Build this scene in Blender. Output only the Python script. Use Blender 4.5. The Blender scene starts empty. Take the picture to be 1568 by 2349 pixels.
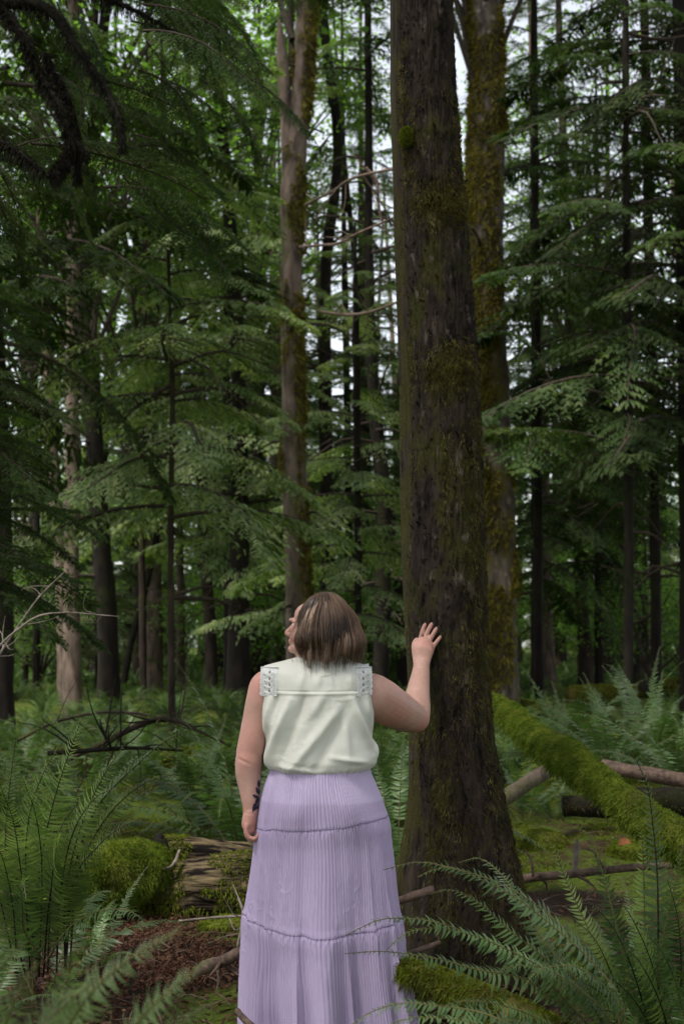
import bpy, math, random
import numpy as np
from mathutils import Vector, Matrix
from math import radians, sin, cos, pi

SC = bpy.context.scene
COL = SC.collection

# ------------------------------------------------------------------ camera, sky, sun, exposure
CAM_H = 1.5
F_PX = 3262.5            # focal length in pixels of a 1568 x 2349 frame (50 mm, 36 mm tall)
V_HOR = 1470.0
PITCH = math.atan((1174.5 - V_HOR) / -F_PX)
camd = bpy.data.cameras.new("camera")
cam = bpy.data.objects.new("camera", camd)
COL.objects.link(cam)
cam.location = (0, 0, CAM_H)
cam.rotation_euler = (pi / 2 + PITCH, 0, 0)
camd.sensor_fit = 'VERTICAL'
camd.sensor_height = 36
camd.lens = 50
camd.clip_start = 0.05
camd.clip_end = 2000
camd.dof.use_dof = True
camd.dof.focus_distance = 5.05
camd.dof.aperture_fstop = 4.8
SC.camera = cam

SUN_EL, SUN_AZ = 60.0, -28.0      # azimuth of the sun seen from above: 0 = +Y, positive towards +X ; here behind-left
w = bpy.data.worlds.new("World")
SC.world = w
w.use_nodes = True
nt = w.node_tree
nt.nodes.clear()
sky = nt.nodes.new('ShaderNodeTexSky')
sky.sky_type = 'NISHITA'
sky.sun_disc = False
sky.sun_elevation = radians(SUN_EL)
SUN_DIR = Vector((-0.50, -0.42, 0)).normalized() * cos(radians(SUN_EL)) + Vector((0, 0, sin(radians(SUN_EL))))
sky.sun_rotation = math.atan2(SUN_DIR.x, SUN_DIR.y)
sky.air_density = 1.0
sky.dust_density = 1.2
sky.ozone_density = 1.0
hs = nt.nodes.new('ShaderNodeHueSaturation')
hs.inputs['Saturation'].default_value = 0.28
bg = nt.nodes.new('ShaderNodeBackground')
bg.inputs['Strength'].default_value = 0.08
wo = nt.nodes.new('ShaderNodeOutputWorld')
nt.links.new(sky.outputs[0], hs.inputs['Color'])
nt.links.new(hs.outputs[0], bg.inputs['Color'])
nt.links.new(bg.outputs[0], wo.inputs['Surface'])

sund = bpy.data.lights.new("sun", 'SUN')
sund.energy = 1.5
sund.angle = radians(11)
sund.color = (1.0, 0.95, 0.87)
sun = bpy.data.objects.new("sun", sund)
COL.objects.link(sun)
sun.location = (-5, -5, 30)
sun.rotation_euler = (-SUN_DIR).to_track_quat('-Z', 'Y').to_euler()

SC.view_settings.view_transform = 'Standard'
SC.view_settings.look = 'None'
SC.view_settings.gamma = 1
SC.view_settings.use_curve_mapping = False
SC.view_settings.exposure = 1.95
SC.render.engine = 'CYCLES'
SC.cycles.use_denoising = True
SC.cycles.max_bounces = 5
SC.cycles.diffuse_bounces = 1
SC.cycles.glossy_bounces = 2
SC.cycles.transmission_bounces = 4
SC.cycles.sample_clamp_indirect = 4

# ------------------------------------------------------------------ helpers: pixels to places
def P(u, v, y):
    """place at depth y that a 1568x2349 picture shows at (u, v)"""
    cx, cz = (u - 784.0) / F_PX, (1174.5 - v) / F_PX
    c, s = cos(PITCH), sin(PITCH)
    dx, dy, dz = cx, c - cz * s, s + cz * c
    t = y / dy
    return np.array([dx * t, y, CAM_H + dz * t])

def px(n, y):
    return n * y / F_PX

def rng_(s):
    return np.random.default_rng(s)

def _hash(ix, iy, iz, seed):
    h = (ix * 374761393 + iy * 668265263 + iz * 2147483647 + seed * 144665) & 0xFFFFFFFF
    h = ((h ^ (h >> 13)) * 1274126177) & 0xFFFFFFFF
    h = (h ^ (h >> 16)) & 0xFFFFFFFF
    h = (h * 2246822519) & 0xFFFFFFFF
    h = (h ^ (h >> 15)) & 0xFFFFFFFF
    return h.astype(np.float64) / 2147483648.0 - 1.0

def vnoise(p, seed=0):
    p = np.asarray(p, float)
    i = np.floor(p).astype(np.int64)
    f = p - i
    f = f * f * (3 - 2 * f)
    r = 0
    for dx in (0, 1):
        wx = f[..., 0] if dx else 1 - f[..., 0]
        for dy in (0, 1):
            wy = f[..., 1] if dy else 1 - f[..., 1]
            for dz in (0, 1):
                wz = f[..., 2] if dz else 1 - f[..., 2]
                r = r + wx * wy * wz * _hash(i[..., 0] + dx, i[..., 1] + dy, i[..., 2] + dz, seed)
    return r

def fbm(p, octv=4, seed=0):
    r, a, s = 0, 1.0, 0.0
    q = np.asarray(p, float)
    for k in range(octv):
        r = r + a * vnoise(q, seed + k * 17)
        s += a
        a *= 0.5
        q = q * 2.03
    return r / s

# labels that place each repeat by what it stands beside
LAND = [(12, 'the left edge trunk'), (84, 'the slim left trunk'), (165, 'the pale straight trunk'), (250, 'the dark crooked trunk'), (355, 'the greenish brown trunk'),
        (417, 'the thin pinkish trunk'), (487, 'the dark bent trunk'), (547, 'the thick black trunk'), (633, 'the grey smooth trunk'), (690, 'the forked mossy tree'), (757, 'the dark winding trunk'),
        (803, 'the thin dark trunk'), (868, 'the shoulder-side dark trunk'), (925, 'the slanting black trunk'), (1030, 'the big mossy trunk'), (1142, 'the golden moss trunk'), (1262, 'the pinkish pale trunk'),
        (1348, 'the flared brown trunk'), (1397, 'the slim right trunk'), (1448, 'the leaning pink trunk'), (1505, 'the dark hemlock'), (1585, 'the right edge trunk')]
USED = {}
def place_label(kind, x, y, bands=((14, 'nearest row'), (18, 'second row'), (24, 'middle row'), (31, 'fourth row'), (999, 'farthest row'))):
    u = 784 + F_PX * x / y
    k = min(range(len(LAND)), key=lambda i: abs(LAND[i][0] - u))
    side = 'just left of' if u < LAND[k][0] - 12 else ('just right of' if u > LAND[k][0] + 12 else 'in line with')
    if abs(u - LAND[k][0]) > 32:
        side = side.replace('just ', '')
    band = [b for a, b in bands if y < a][0]
    return '%s, %s %s, %s' % (kind, side, LAND[k][1], band)

MOUNDS = [(0.50, 5.95, 0.24, 0.62), (-1.15, 8.6, 0.10, 0.7), (2.2, 10.4, 0.22, 1.2), (1.3, 9.0, 0.12, 0.8),
          (-0.62, 6.9, 0.10, 0.28), (0.55, 4.75, 0.09, 0.28), (3.2, 12.5, 0.25, 1.5), (-3.4, 12.0, 0.2, 1.4),
          (-0.5, 13.0, 0.18, 1.6), (0.1, 5.5, 0.03, 0.3), (2.0, 7.4, 0.08, 0.5)]

def hgt(x, y):
    x = np.asarray(x, float)
    y = np.asarray(y, float)
    z = np.zeros_like(x + y)
    for mx, my, a, s in MOUNDS:
        z = z + a * np.exp(-((x - mx) ** 2 + (y - my) ** 2) / (2 * s * s))
    q = np.stack([x * .55, y * .55, 0 * x + 3.3], -1)
    far = np.clip((y - 7) / 6, 0, 1)
    z = z + far * 0.10 * fbm(q, 3, 5)
    q2 = np.stack([x * 3.0, y * 3.0, 0 * x + 1.3], -1)
    z = z + 0.022 * fbm(q2, 3, 9) * (0.3 + 0.7 * np.clip((np.hypot(x + 0.1, y - 5) - 0.4), 0, 1))
    return z

def h1(x, y):
    return float(hgt(np.array([x]), np.array([y]))[0])

def G(u, v):
    """place on the ground shown at (u, v)"""
    y = 6.0
    for _ in range(12):
        p = P(u, v, y)
        y = y * (CAM_H - h1(p[0], y)) / max(CAM_H - p[2], 1e-3)
        y = min(max(y, 0.8), 200)
    return P(u, v, y)

# ------------------------------------------------------------------ helpers: meshes
def mesh_np(name, V, quads=None, tris=None, mats=(), qmat=None, tmat=None, smooth=True, attr=None):
    V = np.asarray(V, np.float32).reshape(-1, 3)
    quads = np.zeros((0, 4), np.int32) if quads is None else np.asarray(quads, np.int32).reshape(-1, 4)
    tris = np.zeros((0, 3), np.int32) if tris is None else np.asarray(tris, np.int32).reshape(-1, 3)
    me = bpy.data.meshes.new(name)
    nq, nt_ = len(quads), len(tris)
    me.vertices.add(len(V))
    me.vertices.foreach_set('co', V.ravel())
    loops = np.concatenate([quads.ravel(), tris.ravel()]).astype(np.int32)
    me.loops.add(len(loops))
    me.loops.foreach_set('vertex_index', loops)
    me.polygons.add(nq + nt_)
    starts = np.concatenate([np.arange(nq) * 4, nq * 4 + np.arange(nt_) * 3]).astype(np.int32)
    me.polygons.foreach_set('loop_start', starts)
    try:
        tot = np.concatenate([np.full(nq, 4), np.full(nt_, 3)]).astype(np.int32)
        me.polygons.foreach_set('loop_total', tot)
    except Exception:
        pass
    mi = np.zeros(nq + nt_, np.int32)
    if qmat is not None:
        mi[:nq] = qmat
    if tmat is not None:
        mi[nq:] = tmat
    me.polygons.foreach_set('material_index', mi)
    me.polygons.foreach_set('use_smooth', np.full(nq + nt_, smooth))
    for m in mats:
        me.materials.append(m)
    me.update(calc_edges=True)
    me.validate()
    if attr is not None:
        for k, a in attr.items():
            at = me.attributes.new(k, 'FLOAT', 'POINT')
            at.data.foreach_set('value', np.asarray(a, np.float32))
    return me

def link(name, me, parent=None, loc=None, **props):
    o = bpy.data.objects.new(name, me)
    COL.objects.link(o)
    if parent is not None:
        o.parent = parent
    if loc is not None:
        o.location = loc
    for k, v in props.items():
        o[k] = v
    return o

def thing(name, label, cat, loc=(0, 0, 0), group=None, rz=0.0):
    o = bpy.data.objects.new(name, None)
    COL.objects.link(o)
    o.empty_display_size = 0.2
    o.location = loc
    o.rotation_euler = (0, 0, rz)
    o['label'] = label
    o['category'] = cat
    if group:
        o['group'] = group
    return o

class MB:
    """gathers arrays of vertices, quads and tris"""
    def __init__(s):
        s.V, s.Q, s.T, s.qm, s.tm, s.n = [], [], [], [], [], 0
    def add(s, V, Q=None, T=None, m=0):
        V = np.asarray(V, float).reshape(-1, 3)
        if Q is not None and len(Q):
            Q = np.asarray(Q).reshape(-1, 4)
            s.Q.append(Q + s.n)
            s.qm.append(np.full(len(Q), m))
        if T is not None and len(T):
            T = np.asarray(T).reshape(-1, 3)
            s.T.append(T + s.n)
            s.tm.append(np.full(len(T), m))
        s.V.append(V)
        s.n += len(V)
    def arrays(s):
        return (np.concatenate(s.V), np.concatenate(s.Q) if s.Q else None, np.concatenate(s.T) if s.T else None,
                np.concatenate(s.qm) if s.qm else None, np.concatenate(s.tm) if s.tm else None)
    def mesh(s, name, mats, smooth=True, origin=(0, 0, 0)):
        V, Q, T, qm, tm = s.arrays()
        return mesh_np(name, V - np.asarray(origin, float), Q, T, mats, qm, tm, smooth)

def grid_faces(nr, nc, wrap=False):
    i = np.arange(nr - 1)[:, None]
    j = np.arange(nc if wrap else nc - 1)[None, :]
    a = i * nc + j
    b = i * nc + (j + 1) % nc
    return np.stack([a, b, b + nc, a + nc], -1).reshape(-1, 4)

def resample(pts, n):
    pts = np.asarray(pts, float)
    k = len(pts)
    if k < 3:
        t = np.linspace(0, 1, n)[:, None]
        return pts[0] * (1 - t) + pts[-1] * t
    d = np.r_[0, np.cumsum(np.linalg.norm(np.diff(pts[:, :3], axis=0), axis=1) + 1e-9)]
    t = np.linspace(0, d[-1], n)
    # Catmull-Rom through the points
    i = np.clip(np.searchsorted(d, t, side='right') - 1, 0, k - 2)
    u = ((t - d[i]) / (d[i + 1] - d[i]))[:, None]
    m = np.gradient(pts, d, axis=0)
    L = (d[i + 1] - d[i])[:, None]
    p0, p1, m0, m1 = pts[i], pts[i + 1], m[i] * L, m[i + 1] * L
    return ((2 * u ** 3 - 3 * u ** 2 + 1) * p0 + (u ** 3 - 2 * u ** 2 + u) * m0 + (-2 * u ** 3 + 3 * u ** 2) * p1
            + (u ** 3 - u ** 2) * m1)

def nrm(a):
    return a / (np.linalg.norm(a, axis=-1, keepdims=True) + 1e-12)

def tube(pr, nseg=8, nrow=12, ref=(0.3, 1, 0.2), disp=None, cap=True, sy=1.0):
    """tube through points (x, y, z, r)"""
    q = resample(pr, nrow)
    C, R = q[:, :3], np.maximum(q[:, 3], 1e-4)
    T = nrm(np.gradient(C, axis=0))
    A = nrm(np.cross(T, np.asarray(ref, float)))
    B = np.cross(T, A)
    th = np.linspace(0, 2 * pi, nseg, endpoint=False)
    rr = R[:, None] * np.ones((1, nseg))
    if disp is not None:
        P0 = C[:, None] + rr[..., None] * (A[:, None] * np.cos(th)[None, :, None] + B[:, None] * np.sin(th)[None, :, None])
        rr = rr + disp(P0, th[None, :] + 0 * rr, rr)
    V = C[:, None] + rr[..., None] * (A[:, None] * np.cos(th)[None, :, None] + sy * B[:, None] * np.sin(th)[None, :, None])
    V = V.reshape(-1, 3)
    Q = grid_faces(nrow, nseg, True)
    Tr = None
    if cap:
        n = len(V)
        V = np.vstack([V, C[0], C[-1]])
        a = np.arange(nseg)
        b = (a + 1) % nseg
        Tr = np.vstack([np.stack([b, a, np.full(nseg, n)], -1),
                        np.stack([a + (nrow - 1) * nseg, b + (nrow - 1) * nseg, np.full(nseg, n + 1)], -1)])
    return V, Q, Tr

def blades(Pt, D, L, W, droop=0.0, rng=None, side=None):
    """small tapered blades: base pair, middle pair, tip"""
    n = len(Pt)
    D = nrm(D)
    L = np.broadcast_to(L, n)[:, None]
    W = np.broadcast_to(W, n)[:, None]
    if side is None:
        side = nrm(np.cross(D, rng.normal(size=(n, 3))))
    up = np.array([0, 0, -1.0])
    mid = Pt + D * L * .5 + up * droop * L * .15
    tip = Pt + D * L * .95 + up * droop * L * .55
    V = np.stack([Pt - side * W * .4, Pt + side * W * .4, mid + side * W * .5, mid - side * W * .5, tip], 1).reshape(-1, 3)
    b = np.arange(n)[:, None] * 5
    Q = b + np.array([[0, 1, 2, 3]])
    T = b + np.array([[3, 2, 4]])
    return V, Q, T

# ------------------------------------------------------------------ materials
class NT:
    def __init__(s, name):
        s.m = bpy.data.materials.new(name)
        s.m.use_nodes = True
        s.t = s.m.node_tree
        s.t.nodes.clear()
        s.out = s.n('ShaderNodeOutputMaterial')
    def n(s, kind, **kw):
        nd = s.t.nodes.new(kind)
        for k, v in kw.items():
            if hasattr(nd, k):
                setattr(nd, k, v)
            else:
                nd.inputs[k.replace('_', ' ')].default_value = v
        return nd
    def l(s, a, b):
        s.t.links.new(a, b)
    def coord(s, scale=(1, 1, 1), kind='Object'):
        tc = s.n('ShaderNodeTexCoord')
        mp = s.n('ShaderNodeMapping')
        mp.inputs['Scale'].default_value = scale
        s.l(tc.outputs[kind], mp.inputs['Vector'])
        return mp.outputs[0]
    def noise(s, vec, scale, detail=4, rough=.55, dist=0.0):
        nd = s.n('ShaderNodeTexNoise')
        nd.inputs['Scale'].default_value = scale
        nd.inputs['Detail'].default_value = detail
        nd.inputs['Roughness'].default_value = rough
        nd.inputs['Distortion'].default_value = dist
        if vec is not None:
            s.l(vec, nd.inputs['Vector'])
        return nd.outputs['Fac']
    def ramp(s, fac, stops, interp='LINEAR'):
        nd = s.n('ShaderNodeValToRGB')
        cr = nd.color_ramp
        cr.interpolation = interp
        while len(cr.elements) < len(stops):
            cr.elements.new(0.5)
        for e, (p, c) in zip(cr.elements, stops):
            e.position = p
            e.color = (c, c, c, 1) if isinstance(c, (int, float)) else (*c, 1)
        s.l(fac, nd.inputs[0])
        return nd.outputs[0]
    def mix(s, fac, a, b, mode='MIX'):
        nd = s.n('ShaderNodeMix', data_type='RGBA', blend_type=mode)
        for sock, v in ((nd.inputs[0], fac), (nd.inputs[6], a), (nd.inputs[7], b)):
            if isinstance(v, (int, float)):
                sock.default_value = v
            elif isinstance(v, tuple):
                sock.default_value = (*v, 1)
            else:
                s.l(v, sock)
        return nd.outputs[2]
    def math(s, op, a, b=0.0, clamp=False):
        nd = s.n('ShaderNodeMath', operation=op)
        nd.use_clamp = clamp
        for sock, v in ((nd.inputs[0], a), (nd.inputs[1], b)):
            if isinstance(v, (int, float)):
                sock.default_value = v
            else:
                s.l(v, sock)
        return nd.outputs[0]
    def bump(s, h, strength=.4, dist=.01):
        nd = s.n('ShaderNodeBump')
        nd.inputs['Strength'].default_value = strength
        nd.inputs['Distance'].default_value = dist
        s.l(h, nd.inputs['Height'])
        return nd.outputs[0]
    def principled(s, col, rough=.8, spec=.3, normal=None, sss=0.0, **kw):
        nd = s.n('ShaderNodeBsdfPrincipled')
        if isinstance(col, tuple):
            nd.inputs['Base Color'].default_value = (*col, 1)
        else:
            s.l(col, nd.inputs['Base Color'])
        if isinstance(rough, (int, float)):
            nd.inputs['Roughness'].default_value = rough
        else:
            s.l(rough, nd.inputs['Roughness'])
        nd.inputs['Specular IOR Level'].default_value = spec
        if normal is not None:
            s.l(normal, nd.inputs['Normal'])
        if sss:
            nd.inputs['Subsurface Weight'].default_value = sss
            nd.inputs['Subsurface Radius'].default_value = (1, .35, .2)
            nd.inputs['Subsurface Scale'].default_value = .01
        return nd.outputs[0]
    def done(s, sh):
        s.l(sh, s.out.inputs['Surface'])
        return s.m

def mat_leaf(name, c1, c2, c3=None, trans=.35, tcol=None, scale=3.0, rough=.55, spec=.35, rnd=True, patch=None):
    t = NT(name)
    v = t.coord()
    f = t.noise(v, scale, 3, .7)
    col = t.ramp(f, [(.3, c1), (.55, c2), (.75, c3 or c2)])
    if patch:
        pf = t.ramp(t.noise(v, patch[0], 4, .7), [(.50, 0.0), (.66, .85)])
        col = t.mix(pf, col, patch[1])
    if rnd:
        oi = t.n('ShaderNodeObjectInfo')
        k = t.math('MULTIPLY_ADD', oi.outputs['Random'], .8)
        t.t.nodes[k.node.name].inputs[2].default_value = .58
        hsv = t.n('ShaderNodeHueSaturation')
        t.l(k, hsv.inputs['Value'])
        t.l(col, hsv.inputs['Color'])
        col = hsv.outputs[0]
    p = t.principled(col, rough, spec)
    tr = t.n('ShaderNodeBsdfTranslucent')
    tc = t.mix(1.0, col, tcol or (1.6, 1.9, .7), 'MULTIPLY')
    t.l(tc, tr.inputs[0])
    mx = t.n('ShaderNodeMixShader')
    mx.inputs[0].default_value = trans
    t.l(p, mx.inputs[1])
    t.l(tr.outputs[0], mx.inputs[2])
    return t.done(mx.outputs[0])

def mat_bark(name, dark, light, moss=(.06, .07, .012), amount=.5, lich=None, zs=.25, scale=9.0, bump=.6):
    t = NT(name)
    v = t.coord((1, 1, zs))
    f = t.noise(v, scale, 6, .65, .4)
    col = t.ramp(f, [(.35, dark), (.68, light)])
    v2 = t.coord((1, 1, .6))
    m = t.noise(v2, scale * .22, 5, .7)
    mm = t.ramp(m, [(.62 - amount * .3, 0.0), (.72 - amount * .3, 1.0)])
    f3 = t.noise(t.coord(), scale * 8, 3, .8)
    mc = t.ramp(f3, [(.35, tuple(c * .45 for c in moss)), (.7, tuple(c * 1.5 for c in moss))])
    col = t.mix(mm, col, mc)
    if lich:
        lf = t.ramp(t.noise(v2, scale * .8, 3, .6), [(.62, 0.0), (.7, .7)])
        col = t.mix(lf, col, lich)
    hgt_ = t.math('ADD', f, t.math('MULTIPLY', f3, .25))
    return t.done(t.principled(col, .92, .15, t.bump(hgt_, bump, .03)))

def mat_plain(name, a, b, scale=20, rough=.8, spec=.2, zs=1.0, bump=0.0, bd=.005, xs=1.0):
    t = NT(name)
    f = t.noise(t.coord((xs, 1, zs)), scale, 5, .6)
    col = t.ramp(f, [(.35, a), (.68, b)] if xs == 1 else [(.43, a), (.62, b)])
    return t.done(t.principled(col, rough, spec, t.bump(f, bump, bd) if bump else None))

M = {}
M['needle'] = mat_leaf('conifer_needles', (.018, .038, .011), (.062, .100, .032), (.16, .195, .080), .36, scale=.9, rough=.7, spec=.15)
M['needle_pale'] = mat_leaf('pale_hemlock_needles', (.040, .070, .024), (.145, .185, .085), (.33, .34, .19), .40, scale=1.2, rough=.7, spec=.15)
M['needle_dark'] = mat_leaf('dark_cedar_sprays', (.010, .020, .006), (.034, .056, .014), (.085, .110, .035), .26, scale=1.5, rough=.7, spec=.12)
M['maple'] = mat_leaf('bright_maple_leaves', (.06, .125, .025), (.11, .20, .04), (.18, .28, .08), .58, scale=.8, tcol=(1.5, 1.65, .8))
M['fern'] = mat_leaf('fern_green', (.030, .064, .020), (.078, .130, .044), (.16, .22, .10), .24, scale=2.5, rough=.45, spec=.35)
M['fern_silver'] = mat_leaf('fern_silvery', (.10, .15, .075), (.17, .23, .12), (.24, .31, .18), .3, scale=5, rough=.5, spec=.3)
M['fern_light'] = mat_leaf('fern_lightened_green', (.055, .095, .028), (.16, .215, .075), (.30, .35, .16), .34, scale=3, rough=.45, spec=.35)  # yellower fern green, lightened to stand in for light the fronds catch
M['fern_far'] = mat_leaf('fern_green_far', (.012, .030, .008), (.075, .125, .036), (.25, .30, .12), .32, scale=1.1, rough=.6, spec=.15)
M['stem'] = mat_plain('fern_stem', (.06, .055, .02), (.13, .11, .035), 12, .6)
M['stem_dark'] = mat_plain('fern_stem_dark', (.012, .010, .006), (.03, .022, .012), 12, .6)
M['twig'] = mat_plain('twig_bark', (.025, .018, .012), (.06, .045, .032), 15)
M['bark_main'] = mat_bark('mossy_brown_bark', (.004, .003, .0025), (.048, .034, .026), (.038, .036, .009), .36, (.12, .095, .08), .30, 22)
M['bark_cedar'] = mat_bark('fibrous_cedar_bark', (.014, .011, .008), (.075, .056, .043), (.050, .044, .014), .62, None, .07, 26)
M['bark_moss'] = mat_bark('maple_bark_with_moss', (.020, .016, .013), (.135, .108, .090), (.075, .062, .012), .40, (.24, .20, .18), .45, 6)
M['bark_brown'] = mat_bark('brown_conifer_bark', (.010, .008, .006), (.048, .034, .026), (.06, .06, .015), .30, None, .25, 7)
M['bark_pale'] = mat_bark('pale_conifer_bark', (.045, .034, .027), (.19, .14, .11), (.08, .08, .03), .30, None, .3, 7)
M['bark_dark'] = mat_bark('dark_conifer_bark', (.005, .004, .003), (.020, .015, .012), (.020, .023, .007), .35, None, .25, 7)
M['moss'] = mat_leaf('bright_moss', (.050, .070, .006), (.125, .150, .014), (.22, .235, .032), .33, patch=(5.5, (.055, .050, .016)), scale=9, rough=.8, spec=.1, rnd=False, tcol=(1.4, 1.5, .6))
M['moss_bright'] = mat_leaf('lit_green_moss', (.045, .075, .008), (.12, .165, .018), (.24, .29, .05), .35, scale=9, rough=.8, spec=.1, rnd=False, tcol=(1.4, 1.5, .6), patch=(4.5, (.09, .095, .02)))  # moss colour raised to stand in for sunlight on log and mound
M['moss_olive'] = mat_leaf('olive_moss', (.024, .021, .005), (.095, .082, .018), (.24, .21, .065), .2, scale=14, rough=.85, spec=.08, rnd=False, tcol=(1.3, 1.3, .6))
M['moss_gold'] = mat_leaf('golden_moss', (.055, .045, .008), (.135, .115, .018), (.23, .20, .04), .3, scale=3, rough=.85, spec=.08, rnd=False, tcol=(1.3, 1.3, .6))
M['black_limb'] = mat_plain('black_silhouette_limb', (.006, .005, .004), (.018, .016, .010), 14, .9, .1)  # limbs and hanging moss painted black as silhouettes against the light
M['wood'] = mat_plain('rotten_log_wood', (.007, .005, .004), (.14, .105, .058), 42, .85, .1, 1.0, .8, .015, xs=.10)
M['stick'] = mat_plain('stick_bark', (.05, .032, .024), (.17, .115, .085), 30, .8, .2, 1, .4)
M['greytwig'] = mat_plain('grey_twig', (.10, .08, .065), (.24, .2, .17), 25, .8)
M['litter'] = mat_leaf('brown_leaf_litter', (.030, .014, .009), (.080, .038, .023), (.17, .095, .055), .15, scale=11, rough=.8, spec=.15, rnd=False, tcol=(1.3, 1, .8))

# ================================================================== STRUCTURE: ground
def nonuni(lo, hi, dlo, dhi, fine, growth):
    a = [dlo]
    s = fine
    while a[-1] > lo:
        s *= growth
        a.append(a[-1] - s)
    b = [dhi]
    s = fine
    while b[-1] < hi:
        s *= growth
        b.append(b[-1] + s)
    return np.array(sorted(a + list(np.arange(dlo + fine, dhi, fine)) + b))

xs = nonuni(-260, 260, -3.2, 3.2, .028, 1.06)
ys = nonuni(-120, 320, 3.0, 11.5, .032, 1.05)
X, Y = np.meshgrid(xs, ys)
Z = hgt(X, Y)
gt = NT('forest_floor')
v = gt.coord()
big = gt.noise(v, 1.1, 6, .65)
mid_ = gt.noise(v, 7, 5, .7)
fine = gt.noise(v, 60, 4, .7)
brown = gt.ramp(fine, [(.3, (.018, .010, .006)), (.5, (.05, .028, .017)), (.72, (.12, .065, .04))])
mossc = gt.ramp(gt.noise(v, 34, 5, .75), [(.3, (.020, .034, .005)), (.52, (.070, .10, .012)), (.75, (.15, .17, .028))])
mk = gt.ramp(gt.math('ADD', gt.math('MULTIPLY', big, .75), gt.math('MULTIPLY', mid_, .25)), [(.40, 0.0), (.47, 1.0)])
gcol = gt.mix(mk, brown, mossc)
soil_shade_at = gt.n('ShaderNodeAttribute', attribute_name='soil')
soil_shade_col = gt.ramp(fine, [(.3, (.008, .006, .004)), (.55, (.022, .014, .009)), (.75, (.06, .032, .02))])  # deep shade beneath the ferns, painted as near-black soil
gcol = gt.mix(soil_shade_at.outputs['Fac'], gcol, soil_shade_col)
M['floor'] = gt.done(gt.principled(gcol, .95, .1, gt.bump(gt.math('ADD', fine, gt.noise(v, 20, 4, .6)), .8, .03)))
def soil(x, y):  # mask of the painted shade around the fern bases
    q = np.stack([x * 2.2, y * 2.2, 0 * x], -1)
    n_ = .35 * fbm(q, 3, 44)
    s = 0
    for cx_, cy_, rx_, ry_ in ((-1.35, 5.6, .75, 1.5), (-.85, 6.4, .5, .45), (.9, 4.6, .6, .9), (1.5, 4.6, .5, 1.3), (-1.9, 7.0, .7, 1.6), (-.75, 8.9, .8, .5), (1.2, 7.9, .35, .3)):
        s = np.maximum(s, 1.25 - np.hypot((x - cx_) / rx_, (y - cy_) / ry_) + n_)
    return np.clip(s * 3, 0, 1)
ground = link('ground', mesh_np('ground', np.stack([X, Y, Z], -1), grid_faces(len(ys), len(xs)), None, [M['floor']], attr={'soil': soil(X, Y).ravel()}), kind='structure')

# ================================================================== tree parts
def bough(L, n_side, leaf, droop, seed, pairs=7, spread=.42, width=.30, tilt=.35, curl=.25):
    """a conifer bough along +X: twigs to both sides, small leaf blades along each"""
    r = rng_(seed)
    s = np.linspace(.10, .98, n_side)
    def axis(t):
        return np.stack([L * t, 0.03 * L * np.sin(t * 5 + seed), -droop * L * t ** 1.7 + .06 * L * np.sin(t * 3.1)], -1)
    mb = MB()
    t = np.linspace(0, 1, 9)
    a = axis(t)
    V, Q, T = tube(np.c_[a, .016 * L * (1 - t) ** .7 * .5 + .003], 4, 9, cap=False)
    mb.add(V, Q, None, 1)
    base = axis(s)
    ends = []
    for sd in (-1, 1):
        l = L * spread * (1 - s) ** .75 * (.75 + .5 * r.random(n_side)) * np.clip(s * 5, .3, 1) + .06 * L
        ang = np.radians(48 + 14 * r.normal(size=n_side) * .6)
        d = np.stack([np.cos(ang), sd * np.sin(ang), -.12 - .25 * r.random(n_side)], -1)
        tt = (np.arange(pairs) + .6) / pairs
        pt = base[:, None] + d[:, None] * (l[:, None, None] * tt[None, :, None])
        pt[..., 2] -= curl * l[:, None] * tt[None, :] ** 2
        # twig stem
        e = pt[:, -1]
        sv = np.stack([base, base + d * 0 + np.array([0, 0, .006 * L]), e], 1).reshape(-1, 3)
        mb.add(sv, None, np.arange(len(sv)).reshape(-1, 3), 1)
        for s2 in (-1, 1):
            dd = nrm(d)[:, None] + 0 * pt
            lat = nrm(np.cross(dd, np.array([0, 0, 1.0]) + 0 * dd))
            ld = nrm(dd * .75 + s2 * lat * .85 + np.array([0, 0, -tilt]) * (.4 + r.random(pt.shape[:2])[..., None]) + .18 * r.normal(size=pt.shape))
            ll = leaf * (1.15 - .6 * tt)[None, :] * (.7 + .6 * r.random(pt.shape[:2]))
            V, Q, T = blades(pt.reshape(-1, 3), ld.reshape(-1, 3), ll.ravel(), (ll * width).ravel(), .4,
                             side=nrm(np.cross(ld, np.array([.2, .1, 1.0]) + .35 * r.normal(size=pt.shape))).reshape(-1, 3))
            mb.add(V, Q, T, 0)
    return mb.arrays()

def xf(V, yaw=0, pitch=0, roll=0, sc=1.0, loc=(0, 0, 0)):
    R = (Matrix.Rotation(yaw, 3, 'Z') @ Matrix.Rotation(pitch, 3, 'Y') @ Matrix.Rotation(roll, 3, 'X'))
    return (np.asarray(V) * sc) @ np.array(R).T + np.asarray(loc)

BOUGH = [bough(1.0, 19, .056, d, 10 + k, 7) for k, d in enumerate((.15, .3, .45, .25))]
BOUGH_THIN = [bough(1.0, 11, .075, d, 20 + k, 4) for k, d in enumerate((.2, .5, .35))]
BOUGH_NEAR = [bough(1.0, 26, .042, d, 30 + k, 9, spread=.36, width=.26, curl=.35) for k, d in enumerate((.25, .45, .35))]

def addb(mb, arr, **k):
    V, Q, T, qm, tm = arr
    V = xf(V, **k)
    n = mb.n
    mb.V.append(V)
    mb.Q.append(Q + n)
    mb.qm.append(qm)
    mb.T.append(T + n)
    mb.tm.append(tm)
    mb.n += len(V)

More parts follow.
